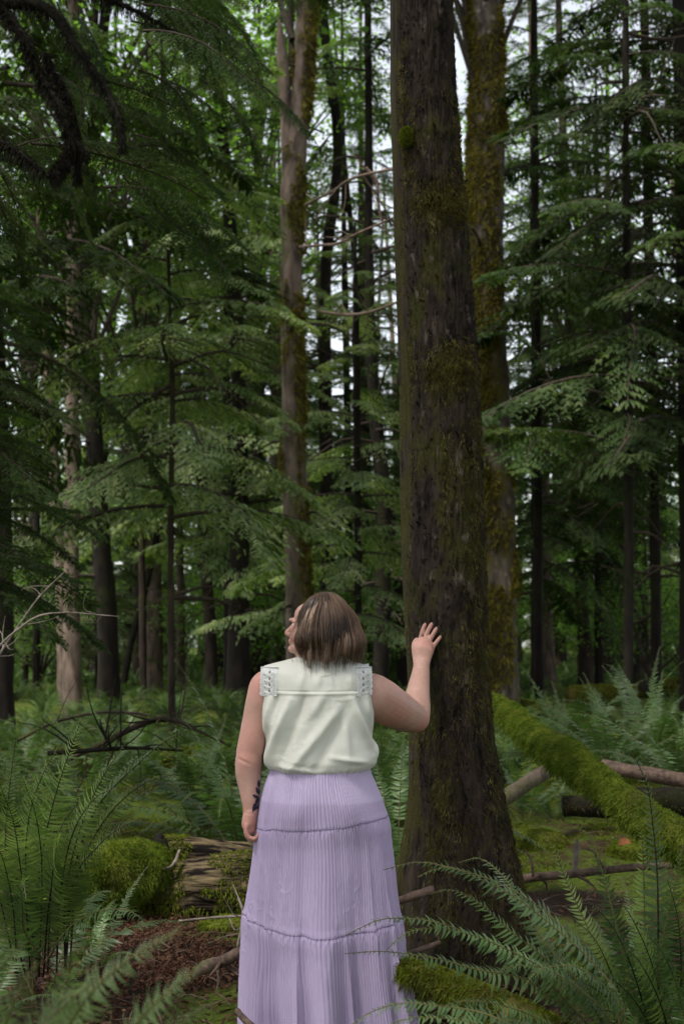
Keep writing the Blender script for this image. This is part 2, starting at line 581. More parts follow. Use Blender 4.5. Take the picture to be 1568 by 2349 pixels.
def conifer_crown(name, h0, h1, R, nb, seed, mats, protos=BOUGH, low_thin=True, power=.8):
    r = rng_(seed)
    mb = MB()
    for i in range(nb):
        t = (i + r.random()) / nb
        z = h0 + (h1 - h0) * t
        rad = R * (1 - t) ** power * (.65 + .5 * r.random()) + .35
        addb(mb, protos[i % len(protos)], yaw=i * 2.4 + r.random(), pitch=radians(r.normal() * 8 + 6 - 22 * t), roll=r.normal() * .15, sc=rad,
             loc=(0, 0, z))
    return mb.mesh(name, mats)

def maple_crown(name, h0, h1, R, n, seed, leaf=.13, ncl=60, mats=None):
    r = rng_(seed)
    mb = MB()
    c = r.normal(size=(ncl, 3))
    c = nrm(c) * (r.random((ncl, 1)) ** .4)
    c = c * np.array([R, R, (h1 - h0) / 2]) + np.array([0, 0, (h0 + h1) / 2])
    for i in range(0, ncl, 2):
        V, Q, T = tube([(0, 0, max(h0 * .6, c[i, 2] - R * .8), .06), (c[i, 0] * .5, c[i, 1] * .5, c[i, 2] - R * .25, .035), (*c[i], .012)], 5, 7, cap=False)
        mb.add(V, Q, None, 1)
    idx = r.integers(0, ncl, n)
    p = c[idx] + r.normal(size=(n, 3)) * np.array([.75, .75, .35]) * R * .22
    nn = nrm(np.array([0, 0, 1.0]) + .55 * r.normal(size=(n, 3)))
    a = nrm(np.cross(nn, r.normal(size=(n, 3))))
    b = np.cross(nn, a)
    s = leaf * (.6 + .7 * r.random((n, 1)))
    ang = np.radians([90, 150, 215, 270, 325, 30])
    rad = np.array([1, .75, .7, .35, .7, .75])
    V = p[:, None] + s[:, :, None] * .5 * rad[None, :, None] * (a[:, None] * np.cos(ang)[None, :, None] + b[:, None] * np.sin(ang)[None, :, None])
    bb = np.arange(n)[:, None] * 6
    Q = np.vstack([bb + np.array([[0, 1, 2, 3]]), bb + np.array([[0, 3, 4, 5]])])
    mb.add(V.reshape(-1, 3), Q, None, 0)
    return mb.mesh(name, mats, smooth=False)

CROWN = {
    'hem_low': conifer_crown('crown_hemlock_low', 4.4, 20, 3.6, 54, 1, [M['needle_pale'], M['twig']]),
    'con_low': conifer_crown('crown_conifer_low', 4.8, 20, 2.7, 44, 2, [M['needle'], M['twig']]),
    'con_mid': conifer_crown('crown_conifer_mid', 9, 24, 2.6, 36, 3, [M['needle'], M['twig']]),
    'con_high': conifer_crown('crown_conifer_high', 13, 26, 2.6, 28, 4, [M['needle'], M['twig']]),
    'con_dark': conifer_crown('crown_conifer_dark', 5, 24, 3.6, 66, 5, [M['needle_dark'], M['twig']]),
    'sap': conifer_crown('crown_sapling', .8, 7, 2.0, 40, 6, [M['needle'], M['twig']]),
    'sap_pale': conifer_crown('crown_sapling_pale', 1.2, 9, 2.3, 44, 7, [M['needle_pale'], M['twig']]),
    'map_high': maple_crown('crown_maple_high', 9, 21, 5.2, 9000, 8, .17, 80, [M['maple'], M['twig']]),
    'map_low': maple_crown('crown_maple_low', 1.0, 5.5, 2.6, 5000, 9, .11, 36, [M['maple'], M['twig']]),
}

def bark_disp(amp, seed, fis=7.0, zs=1.2):
    def f(P0, th, rr):
        q = P0 * (np.array([fis, fis, zs]) if np.isscalar(fis) else np.array(fis))
        a = 1 - np.abs(fbm(q, 3, seed)) * 2
        b = fbm(P0 * 2.2, 3, seed + 5)
        return amp * (a * .6 + b * .8)
    return f

def lean_path(pts, y, H, base_sink=.25):
    """pts: (u, v, width px) from the base upwards; returns (x,y,z,r) rows down into the ground and up to height H"""
    out = []
    for k, q in enumerate(pts):
        yy = y + (q[3] if len(q) > 3 else 0)
        p = P(q[0], q[1], yy)
        out.append([*p, px(q[2] / 2, yy)])
    b = list(out[0])
    b[2] = h1(b[0], b[1]) - base_sink
    if out[0][2] > b[2] + .3:
        b[3] *= 1.15
    out = [b] + [o for o in out if o[2] > b[2] + .5]
    d = np.array(out[-1]) - np.array(out[-2])
    z0 = out[-1][2]
    if H > z0 + 1:
        s = (H - z0)
        k = np.clip(d[0] / max(d[2], .1), -.12, .12)
        out.append([out[-1][0] + k * s * .5, out[-1][1], z0 + s * .5, out[-1][3] * .75])
        out.append([out[-1][0] + k * s * .3, out[-1][1], H, out[-1][3] * .25])
    return np.array(out)

def dead_limbs(mb, path, n, seed, lmin=.5, lmax=2.2, zmin=2.0, zmax=12, m=0):
    r = rng_(seed)
    for i in range(n):
        z = zmin + (zmax - zmin) * r.random()
        k = np.searchsorted(path[:, 2], z)
        if k <= 0 or k >= len(path):
            continue
        t = (z - path[k - 1, 2]) / (path[k, 2] - path[k - 1, 2] + 1e-6)
        c = path[k - 1] * (1 - t) + path[k] * t
        a = r.random() * 2 * pi
        L = lmin + (lmax - lmin) * r.random() ** 1.5
        d = np.array([cos(a), sin(a), r.normal() * .25 + .05])
        side = np.array([-sin(a), cos(a), 0]) * r.normal() * .15
        c3 = c[:3]
        pts = [(*c3, .034 + .016 * r.random()), (*(c3 + d * L * .5 + side * L), .022), (*(c3 + d * L - np.array([0, 0, .5 * L * r.random()])), .006)]
        V, Q, T = tube(pts, 5, 7, cap=False)
        mb.add(V, Q, None, m)
        for j in range(3):
            f = .35 + .6 * r.random()
            b0 = c3 + d * L * f
            e = b0 + (d * .5 + r.normal(size=3) * .6) * L * .3
            V, Q, T = tube([(*b0, .011), (*e, .004)], 4, 3, cap=False)
            mb.add(V, Q, None, m)

def moss_on_tube(V, nr, ns, n, seed, L=.02, W=.004, mat='moss', up_bias=.0, keep=None, hang=.6):
    r = rng_(seed)
    Vg = V[:nr * ns].reshape(nr, ns, 3)
    cen = Vg.mean(1, keepdims=True)
    Nn = nrm(Vg - cen)
    i = (r.random(n) * (nr - 1)).astype(int)
    j = r.integers(0, ns, n)
    f = r.random((n, 1))
    p = Vg[i, j] * (1 - f) + Vg[np.minimum(i + 1, nr - 1), (j + 1) % ns] * f
    nn = Nn[i, j]
    k = (nn[:, 2] + up_bias > r.random(n) * .9 - .55)
    if keep is not None:
        k &= keep(p, nn)
    p, nn = p[k], nn[k]
    m = len(p)
    under = np.clip(-nn[:, 2:3], 0, 1)
    d = nrm(nn * .8 + np.array([0, 0, -hang]) * (.5 + under) + .55 * r.normal(size=(m, 3)))
    LL = L * (.5 + r.random(m)) * (1 + 1.2 * under[:, 0])
    return blades(p, d, LL, W * (.6 + .8 * r.random(m)), .7, r)

def tree(name, label, pts, y, bark, crown=None, H=24, cz=0.0, group=None, limbs=8, seed=1, amp=.03, nseg=16, nrow=60, cs=1.0, crz=None, zlim=(2, 12), extra=None, moss=0, mossk=None):
    path = lean_path(pts, y, H)
    base = np.array([path[0, 0], path[0, 1], h1(path[0, 0], path[0, 1])])
    t = thing(name, label, 'tree', tuple(base), group)
    V, Q, T = tube(path, nseg, nrow, disp=bark_disp(amp, seed), cap=True)
    mb = MB()
    Vt = V
    mb.add(V, Q, T)
    if extra is not None:
        for e in extra:
            V, Q, T = tube(e, nseg, 24, disp=bark_disp(amp * .7, seed + 3))
            mb.add(V, Q, T)
    link('trunk', mb.mesh('trunk', [bark], origin=base), t)
    if moss:
        V2, Q2, T2 = moss_on_tube(Vt, nrow, nseg, moss, seed + 7, .10, .022, up_bias=1.2, keep=mossk, hang=1.1)
        mb2 = MB()
        mb2.add(V2, Q2, T2)
        link('moss', mb2.mesh('moss', [M['moss_gold']], origin=base), t, kind='stuff')
    if limbs:
        mb = MB()
        dead_limbs(mb, path, limbs, seed + 50, zmin=zlim[0], zmax=zlim[1])
        if mb.n:
            link('dead_limbs', mb.mesh('dead_limbs', [M['twig']], origin=base), t, kind='stuff')
    if crown:
        c = link('crown', CROWN[crown], t)
        # centre the crown on the trunk where it starts, lean with it
        k0 = np.argmin(np.abs(path[:, 2] - 8))
        off = path[k0, :2] - base[:2]
        c.location = (off[0], off[1], cz)
        c.rotation_euler = (0, 0, seed * 1.7 if crz is None else crz)
        c.scale = (cs, cs, cs)
    return t

# ================================================================== the trees one can tell apart
tree('mossy_maple_tree', 'mossy forked tree rising straight above the head of the woman', [(690, 1674, 66), (684, 1400, 56), (676, 1100, 50), (668, 700, 45), (671, 430, 50), (688, 250, 42), (700, 60, 46), (705, -150, 42)], 24, M['bark_pale'], 'map_high', 20, cz=5.5, limbs=6, moss=30000, mossk=lambda p, n: fbm(p * np.array([3, 3, .9]), 3, 5) + .22 * np.sign(n[:, 0]) > .06, seed=3, amp=.04, nseg=24, nrow=110,
     extra=[[(*P(668, 440, 24), px(17, 24)), (*P(655, 250, 24), px(14, 24)), (*P(648, 150, 24), px(15, 24)), (*P(644, 92, 24), px(9, 24)), (*P(640, 45, 24), px(2, 24))]])
tree('mossy_maple_tree', 'thick trunk with golden moss close behind the main trunk on its right', [(1142, 1658, 92), (1143, 1400, 80), (1136, 1150, 78), (1128, 900, 74), (1112, 600, 80), (1112, 450, 82), (1118, 200, 78), (1110, 0, 80), (1105, -200, 70)], 26, M['bark_moss'], 'map_high', 22, cz=5.0, limbs=7, moss=60000, mossk=lambda p, n: fbm(p * np.array([2, 2, 1.1]), 3, 6) - .25 * n[:, 0] + .35 * np.exp(-((p[:, 2] - 8.6) / 1.3) ** 2) > .02, seed=4, amp=.05, nseg=28, nrow=120)
tree('fir_tree', 'pale straight trunk near the left edge, the lightest one there', [(168, 1639, 40), (165, 1400, 34), (166, 1100, 30), (168, 800, 29), (169, 430, 28), (170, 0, 25)], 29, M['bark_pale'], 'con_high', 26, limbs=12, seed=5)
tree('fir_tree', 'thin grey trunk leaning left at the left edge, crossing behind the pale one', [(150, 1618, 30), (140, 1300, 27), (115, 950, 24), (100, 600, 20), (85, 350, 18), (70, 150, 14)], 33, M['bark_pale'], 'con_high', 22, limbs=10, seed=6, cs=.8)
tree('fir_tree', 'dark crooked trunk just right of the pale straight one', [(252, 1633, 48), (245, 1400, 43), (225, 1150, 40), (205, 800, 40), (196, 500, 36), (215, 300, 30), (235, 100, 24)], 30, M['bark_dark'], 'map_high', 26, limbs=14, seed=7)
tree('fir_tree', 'nearest dark trunk cut by the left edge of the picture', [(12, 1715, 48), (8, 1300, 42), (-5, 900, 36)], 20, M['bark_dark'], 'con_dark', 22, limbs=14, seed=8)
tree('fir_tree', 'slim dark trunk between the left edge and the thin grey leaning trunk', [(84, 1602, 15), (85, 1300, 15), (77, 900, 20), (80, 640, 18)], 37, M['bark_dark'], 'con_mid', 20, limbs=9, seed=9)
tree('hemlock_tree', 'greenish brown trunk standing in ferns left of the woman, widest of the far ones', [(355, 1590, 42), (353, 1400, 38), (351, 1250, 35), (348, 900, 28)], 41, M['bark_pale'], 'hem_low', 24, limbs=10, seed=10)
tree('fir_tree', 'thin pinkish trunk far off right of the greenish brown one', [(417, 1585, 19), (413, 1300, 17), (410, 1100, 14), (408, 800, 12)], 43, M['bark_pale'], 'con_mid', 20, limbs=8, seed=11)
tree('fir_tree', 'slender dark brown trunk left of the greenish brown one', [(315, 1572, 25), (318, 1250, 21), (318, 900, 17)], 48, M['bark_brown'], 'con_low', 24, limbs=9, seed=12)
tree('leaning_dead_tree', 'thin dark dead tree leaning right across the far trunks', [(276, 1594, 15), (300, 1480, 14), (345, 1300, 13), (378, 1130, 10), (390, 1050, 4)], 39, M['bark_dark'], None, 5, limbs=6, seed=13, zlim=(1, 6))
tree('fir_tree', 'dark slightly bent trunk left of the thick black double trunk', [(487, 1605, 27), (480, 1400, 25), (467, 1250, 21), (455, 900, 17)], 36, M['bark_brown'], 'con_low', 22, limbs=10, seed=14)
tree('hemlock_tree', 'thick black trunk under pale drooping hemlock boughs left of the woman', [(547, 1625, 50), (548, 1400, 45), (550, 1100, 38), (545, 800, 30), (528, 520, 27), (505, 240, 22), (490, 0, 18)], 31.5, M['bark_dark'], 'hem_low', 26, limbs=30, seed=15)
tree('hemlock_tree', 'narrow black trunk touching the thick black trunk on its left side', [(522, 1612, 18), (522, 1200, 16), (520, 900, 12)], 34, M['bark_dark'], 'hem_low', 17, limbs=20, seed=16, cs=.85)
tree('fir_tree', 'brown trunk directly left of the shoulder of the woman', [(602, 1580, 28), (600, 1300, 26), (598, 1000, 20)], 44, M['bark_brown'], 'con_low', 24, limbs=8, seed=17)
tree('fir_tree', 'grey smooth trunk seen just left of the face of the woman', [(633, 1575, 26), (631, 1300, 23), (630, 1100, 20)], 46, M['bark_pale'], 'con_mid', 24, limbs=6, seed=18)
tree('fir_tree', 'dark winding trunk right of the forked mossy tree', [(757, 1618, 34), (753, 1300, 31), (746, 900, 27), (748, 600, 24), (775, 330, 22), (758, 180, 22), (740, 40, 22), (735, -60, 20)], 33, M['bark_dark'], 'con_high', 24, limbs=30, seed=19)
tree('fir_tree', 'dark trunk over the right shoulder, bending left as it rises', [(868, 1640, 40), (878, 1400, 36), (875, 1100, 33), (856, 900, 27), (846, 650, 22), (845, 300, 17), (843, 0, 15)], 29, M['bark_dark'], 'con_high', 24, limbs=34, seed=20)
tree('fir_tree', 'thin dark trunk between the winding trunk and the right shoulder', [(803, 1600, 19), (801, 1300, 17), (795, 900, 14)], 37, M['bark_dark'], 'con_low', 20, limbs=9, seed=21)
tree('fir_tree', 'thin brown trunk partly hidden behind the dark one over the right shoulder', [(833, 1590, 20), (832, 1300, 17), (830, 900, 15)], 41, M['bark_brown'], 'con_low', 22, limbs=8, seed=22)
tree('fir_tree', 'slanting black trunk close to the left edge of the main trunk', [(925, 1602, 28), (920, 1430, 26), (905, 1260, 22), (880, 1100, 18), (860, 950, 14)], 37, M['bark_dark'], 'con_low', 20, limbs=10, seed=23)
tree('fir_tree', 'pinkish pale trunk in the bright gap right of the mossy trunks', [(1262, 1590, 27), (1253, 1400, 26), (1247, 1100, 24), (1240, 880, 20)], 41, M['bark_pale'], 'con_mid', 24, limbs=9, seed=24)
tree('fir_tree', 'dark brown trunk standing clear on the right, flared at its foot', [(1348, 1595, 40), (1341, 1500, 32), (1330, 1300, 27), (1314, 1000, 24), (1300, 600, 20)], 39, M['bark_brown'], 'con_dark', 24, limbs=30, seed=25)
tree('fir_tree', 'slim dark trunk right of the flared brown one', [(1397, 1572, 16), (1389, 1300, 13), (1381, 950, 12)], 48, M['bark_dark'], 'con_low', 20, limbs=14, seed=26)
tree('fir_tree', 'thin pinkish trunk leaning left far off near the right edge', [(1448, 1560, 14), (1425, 1300, 14), (1408, 1050, 11)], 58, M['bark_pale'], 'con_low', 20, limbs=6, seed=27)
tree('fir_tree', 'dark trunk cut by the right edge of the picture', [(1585, 1670, 50), (1580, 1200, 44), (1570, 700, 38)], 24, M['bark_dark'], 'con_dark', 24, limbs=14, seed=28)
tree('hemlock_tree', 'dark hemlock filling the upper right corner with drooping boughs', [(1505, 1640, 22), (1500, 1200, 22), (1490, 700, 22)], 28, M['bark_dark'], 'con_dark', 22, limbs=14, seed=29)

# ---- forest behind: too far to tell apart
FAR_TRUNK = []
for k in range(4):
    r = rng_(300 + k)
    V, Q, T = tube([(0, 0, -.3, .26), (0.05, 0, .6, .20), (.1 * r.normal(), 0, 6, .17), (.3 * r.normal(), 0, 14, .12), (.3 * r.normal(), .2, 24, .04)], 12, 30, disp=bark_disp(.02, 40 + k))
    mb = MB()
    mb.add(V, Q, T)
    FAR_TRUNK.append(mb.mesh('far_trunk', [M[('bark_brown', 'bark_dark', 'bark_pale', 'bark_dark')[k]]]))
r = rng_(77)
placed = []
FAR_CR = ['con_low', 'con_mid', 'hem_low', 'con_dark', 'con_low', 'map_high', 'con_mid']
n_far = 0
tries = 0
while n_far < 108 and tries < 4000:
    tries += 1
    y = 44 + 62 * r.random() ** .9
    x = (r.random() * 2 - 1) * (y * .24 * 1.35 + 3)
    if any((x - a) ** 2 + (y - b) ** 2 < 2.6 ** 2 for a, b in placed):
        continue
    # keep the bright gaps of the photograph a little thinner
    u = 784 + F_PX * x / y
    if (u < 180 or 700 < u < 900 or 1180 < u < 1330) and r.random() < .55:
        continue
    placed.append((x, y))
    k = int(r.integers(0, 4))
    t = thing('forest_tree', place_label(('brown', 'black', 'pale', 'dark')[k] + ' far trunk', x, y, ((55, 'front'), (68, 'farther in'), (82, 'deep in'), (999, 'at the back'))), 'tree', (x, y, h1(x, y)), 'far trees in the depth of the forest', r.random() * 6)
    s = .75 + .5 * r.random()
    o = link('trunk', FAR_TRUNK[k], t)
    o.scale = (s, s, 1)
    c = link('crown', CROWN[FAR_CR[int(r.integers(0, len(FAR_CR)))]], t)
    c.scale = (s, s, .50 + .35 * r.random())
    n_far += 1

# unseen trees added beside and behind the camera to block sky light and sun
side = [(-5.2, .6), (3.4, -2.2), (4.6, 5.2), (-6.5, 5.5), (-9, 9), (-6.2, 14), (-5.5, -8.5), (1, -13), (4, -11), (7.5, 2), (8.5, 8), (7.5, 13.5), (-6, -6), (5.5, -7), (-11, -4), (11, -3), (8, -12), (-8, -13), (-14, 4), (13, 5), (-13, -10), (14, -10)]
for i, (x, y) in enumerate(side):
    k = i % 4
    t = thing('forest_tree', 'tall unseen conifer added around the clearing to shade it', 'tree', (x, y, h1(x, y)), 'unseen trees added for shade', i * 1.1)
    link('trunk', FAR_TRUNK[k], t)
    c = link('crown', CROWN[('con_low', 'con_mid', 'con_dark', 'con_low')[i % 4] if i > 3 else ('con_mid', 'con_high')[i % 2]], t)
    c.rotation_euler = (0, 0, i * 2.1)

# understorey: saplings and vine maples one can tell as clumps
r = rng_(88)
for i in range(84):
    y = 34 + 56 * r.random()
    u = 784 + (r.random() * 2 - 1) * 860
    x = P(u, 1500, y)[0]
    kind = r.random()
    if kind < .33:
        t = thing('young_conifer', place_label('young conifer', x, y, ((42, 'front row'), (50, 'second row'), (58, 'third row'), (999, 'last row'))), 'sapling', (x, y, h1(x, y)), 'young conifers under the far trees', r.random() * 6)
        link('crown', CROWN['sap_pale' if r.random() < .5 else 'sap'], t).scale = (1, 1, .8 + .4 * r.random())
        link('trunk', FAR_TRUNK[3], t).scale = (.22, .22, .32)
    else:
        t = thing('vine_maple', place_label('bright bush', x, y, ((42, 'front row'), (50, 'second row'), (58, 'third row'), (999, 'last row'))), 'bush', (x, y, h1(x, y)), 'leafy bushes under the far trees', r.random() * 6)
        link('crown', CROWN['map_low'], t).scale = (.9, .9, .6 + .5 * r.random())
        link('trunk', FAR_TRUNK[1], t).scale = (.2, .2, .15)

# ================================================================== ferns
def frond_arrays(pts, Lp, npair=40, rng=None, up=(0, 0, 1), segs=3, wr=.22, start=.10, bare=.12, curl=.35, dark=False, twist=0.0, prof=None):
    """a fern frond along the centre line pts: tapering stem with curved leaflets to both sides"""
    r = rng or rng_(1)
    pts = np.asarray(pts, float)
    C = resample(pts, 34)
    T = nrm(np.gradient(C, axis=0))
    S = nrm(np.cross(T, np.asarray(up, float)))
    if twist:
        Nn = np.cross(S, T)
        S = nrm(S * cos(twist) + Nn * sin(twist))
    N = np.cross(S, T)
    mb = MB()
    s = np.linspace(bare, .985, npair)
    idx = s * 33
    i0 = np.clip(idx.astype(int), 0, 32)
    f = (idx - i0)[:, None]
    lerp = lambda A: A[i0] * (1 - f) + A[i0 + 1] * f
    c, t, sd, nn = lerp(C), nrm(lerp(T)), nrm(lerp(S)), nrm(lerp(N))
    l = Lp * np.clip((s - bare + .05) / .22, .2, 1) ** .7 * np.clip((1.02 - s) / .62, 0, 1) ** .8
    flen = np.linalg.norm(np.diff(C, axis=0), axis=1).sum()
    wid = min(Lp * wr * 1.1, flen / npair * .78)
    gap = r.random(npair) > .035
    for sgn in (-1, 1):
        a = np.radians(8 + 45 * s ** 3 + r.normal(size=npair) * 8)[:, None]
        d0 = nrm(sgn * sd * np.cos(a) + t * np.sin(a) + nn * (.10 + .20 * r.normal(size=(npair, 1))))
        ll = (l * (.72 + .42 * r.random(npair)) * gap + 1e-4)[:, None]
        w = (wid * np.clip(l / Lp * 1.3, .35, 1))[:, None]
        rows = []
        ks = np.linspace(0, 1, segs + 1)
        for k in ks[:-1]:
            p = c + d0 * ll * k + t * ll * .12 * k ** 2 - nn * ll * curl * k ** 2
            ww = w * (1.0 - .55 * k) * (.75 if k == 0 else 1)
            tw = t * cos(.3 * k) + nn * sin(.3 * k)
            rows += [p - tw * ww * .5, p + tw * ww * .5]
        tip = c + d0 * ll + t * ll * .16 - nn * ll * curl
        V = np.stack(rows + [tip], 1)
        m = 2 * segs + 1
        b = np.arange(npair)[:, None] * m
        Q = np.vstack([b + np.array([[2 * k, 2 * k + 1, 2 * k + 3, 2 * k + 2]]) for k in range(segs - 1)]) if segs > 1 else None
        Tr = b + np.array([[2 * segs - 2, 2 * segs - 1, 2 * segs]])
        mb.add(V.reshape(-1, 3), Q, Tr, 0)
    q = np.c_[C, np.linspace(.0042, .0010, 34) * (flen / .8) ** .5]
    V, Q, Tr = tube(q, 4, 22, cap=False)
    mb.add(V, Q, None, 1)
    return mb

def arc(L, e0, e1, n=9, side=0.0):
    """centre line in the XZ plane from the origin, elevation e0 bending to e1 degrees"""
    p = [np.zeros(3)]
    for k in range(n):
        t = k / (n - 1)
        e = radians(e0 + (e1 - e0) * t ** 1.3)
        p.append(p[-1] + np.array([cos(e), side * t, sin(e)]) * L / n)
    return np.array(p)

r = rng_(5)
FROND = []
for k, (e0, e1, sd) in enumerate([(78, 25, .1), (72, 5, -.1), (64, -15, .15), (55, -35, -.15), (68, -5, .05), (80, 45, 0.1), (48, -25, .2), (60, -55, -.1)]):
    FROND.append(frond_arrays(arc(1.0, e0, e1, side=sd), .088, 46, rng_(400 + k), segs=3).mesh('frond', [M['fern'], M['stem']]))

FROND_DEAD = [frond_arrays(arc(.9, e0, e1, side=.2), .05, 30, rng_(470 + k), segs=2, curl=.9).mesh('dead_frond', [M['litter'], M['stem_dark']]) for k, (e0, e1) in enumerate([(25, -50), (10, -20), (40, -75)])]

def fern(label, x, y, n=16, L=.9, seed=1, group=None, name='sword_fern', cat='fern', fan=None, custom=(), z=None, tiltk=0.0):
    """a fern whose fronds are parts; fan limits the compass direction (deg) of the fronds"""
    r = rng_(seed)
    z = h1(x, y) - .02 if z is None else z
    t = thing(name, label, cat, (x, y, z), group)
    for i in range(n):
        o = link('frond', FROND[int(r.integers(0, len(FROND)))], t)
        yaw = 2 * pi * i / max(n, 1) + r.normal() * .3 if fan is None else radians(fan[0] + (fan[1] - fan[0]) * r.random())
        s = L * (.7 + .45 * r.random())
        o.rotation_euler = (0, r.normal() * .12, yaw)
        o.scale = (s, s, s)
        o.location = (.04 * cos(yaw), .04 * sin(yaw), 0)
    for i in range(0 if (custom and n == 0) else 1 + n // 6):
        o = link('dead_frond', FROND_DEAD[i % 3], t)
        s = L * (.5 + .3 * r.random())
        o.scale = (s, s, s)
        o.rotation_euler = (0, 0, r.random() * 6.3)
        o.location = (0, 0, .05)
    for j, c in enumerate(custom):
        pts, Lp = c[0], c[1]
        kw = dict(c[2]) if len(c) > 2 else {}
        stem = kw.pop('stem', 'stem')
        leafm = kw.pop('leaf', 'fern')
        mb = frond_arrays(np.asarray(pts) , Lp, rng=rng_(seed * 31 + j), **kw)
        me = mb.mesh('frond', [M[leafm], M[stem]], origin=(x, y, z))
        link('frond', me, t)
    return t

def line(y0, y1, *uv):
    """frond centre line from base to tip; depth runs y0 (base) to y1 (tip)"""
    n = len(uv)
    return [P(u, v, y0 + (y1 - y0) * k / (n - 1)) for k, (u, v) in enumerate(uv)]

CAMUP = (0, -.75, .66)
def face(k=1.0, dy=-1.0, up=.35):
    return dict(up=(0, dy * k, up))

# --- right foreground ferns
b = G(1440, 2560)
bx, by = P(1440, 2400, 4.35)[0], 4.35
right = []
for uv, Lp, y1 in [
    ([(1428, 2400), (1400, 2270), (1330, 2170), (1252, 2096), (1186, 2048), (1023, 1988), (957, 1977), (878, 1996)], .062, 4.3),
    ([(1440, 2400), (1420, 2290), (1340, 2190), (1260, 2120), (1186, 2062), (1098, 2016), (1010, 1990), (957, 2012)], .072, 4.2),
    ([(1400, 2390), (1330, 2260), (1240, 2150), (1177, 2043), (1151, 2008), (1098, 1968), (1050, 1979)], .055, 4.7),
    ([(1400, 2400), (1360, 2310), (1274, 2240), (1186, 2190), (1076, 2144), (988, 2129), (931, 2140), (887, 2178)], .068, 4.05),
    ([(1380, 2400), (1330, 2330), (1200, 2210), (1090, 2150), (1010, 2118), (925, 2106), (869, 2110), (792, 2146)], .062, 4.0),
    ([(1380, 2420), (1320, 2340), (1186, 2241), (1098, 2226), (1010, 2201), (930, 2188), (869, 2182), (790, 2188)], .058, 3.95),
    ([(1420, 2420), (1350, 2300), (1250, 2200), (1150, 2120), (1080, 2060), (1020, 2040), (985, 2052)], .065, 4.35),
    ([(1430, 2420), (1390, 2330), (1300, 2250), (1220, 2215), (1150, 2225), (1100, 2262)], .062, 4.1),
    ([(1450, 2420), (1430, 2330), (1360, 2240), (1300, 2215), (1230, 2230), (1190, 2280)], .06, 4.0),
    ([(1380, 2430), (1310, 2380), (1220, 2330), (1120, 2300), (1040, 2300), (985, 2330)], .06, 3.9),
]:
    right.append((line(by, y1, *uv), Lp, dict(up=(.1, -.45, .85), npair=52)))
fern('sword fern at lower right whose fronds arch left across skirt and tree foot', bx, by, 5, .55, 11, custom=right, fan=(20, 200), z=h1(bx, by) - .05)

bx, by = P(1500, 2400, 4.75)[0], 4.75
up_ = []
for uv, Lp, y1, st in [
    ([(1490, 2440), (1505, 2250), (1508, 2096), (1506, 2008), (1495, 1885), (1484, 1806), (1448, 1722)], .082, 4.6, 'stem_dark'),
    ([(1470, 2420), (1400, 2240), (1336, 2105), (1292, 2008), (1268, 1945), (1239, 1906)], .056, 4.7, 'stem'),
    ([(1480, 2420), (1430, 2200), (1388, 2030), (1371, 1973), (1349, 1912), (1312, 1899)], .060, 4.75, 'stem'),
    ([(1490, 2420), (1478, 2200), (1474, 1986), (1468, 1905), (1450, 1866)], .060, 4.6, 'stem'),
    ([(1500, 2420), (1510, 2200), (1547, 2030), (1575, 1900)], .062, 4.65, 'stem'),
    ([(1470, 2440), (1440, 2330), (1400, 2230), (1360, 2150), (1310, 2105)], .066, 4.3, 'stem_dark'),
    ([(1500, 2440), (1480, 2330), (1440, 2200), (1400, 2120), (1340, 2060)], .070, 4.35, 'stem_dark'),
    ([(1530, 2440), (1520, 2320), (1490, 2200), (1450, 2110), (1410, 2050)], .070, 4.4, 'stem_dark'),
    ([(1560, 2440), (1560, 2300), (1560, 2180), (1550, 2090), (1530, 2020)], .072, 4.5, 'stem_dark'),
    ([(1560, 2440), (1585, 2300), (1600, 2150), (1600, 2040)], .07, 4.4, 'stem_dark'),
    ([(1520, 2440), (1500, 2380), (1450, 2290), (1390, 2240), (1340, 2235)], .066, 4.2, 'stem_dark'),
    ([(1540, 2440), (1530, 2360), (1500, 2270), (1460, 2200), (1420, 2165)], .07, 4.2, 'stem_dark'),
    ([(1580, 2440), (1570, 2360), (1550, 2260), (1520, 2190), (1490, 2150)], .07, 4.2, 'stem_dark'),
    ([(1400, 2440), (1380, 2340), (1330, 2240), (1290, 2190), (1230, 2160)], .06, 4.5, 'stem_dark'),
    ([(1500, 2440), (1440, 2340), (1350, 2260), (1290, 2240), (1250, 2260)], .06, 4.5, 'stem_dark'),
    ([(1560, 2460), (1500, 2380), (1400, 2320), (1330, 2320), (1280, 2350)], .06, 4.2, 'stem_dark'),
]:
    up_.append((line(by, y1, *uv), Lp, dict(leaf='fern_silver' if len(up_) < 1 else ('fern_light' if len(up_) % 2 else 'fern'), up=(.25 if st == 'stem_dark' else .1, -.9, .45), npair=48, stem=st, curl=.25)))
fern('tall sword fern at the right edge with one upright frond crossing the mossy log', bx, by, 8, .7, 12, custom=up_, z=h1(bx, by) - .05)
g = P(1600, 2400, 4.2)
fern('dense dark sword fern in the lower right corner', g[0], 4.2, 16, .75, 13)
g = P(1250, 2420, 4.5)
fern('low sword fern in deep shade below the long arching fronds', g[0], 4.4, 9, .5, 19)
g = G(1330, 2180)
fern('small dark fern tucked behind the arching fronds beside the bleached sticks', g[0], 5.7, 9, .42, 14)

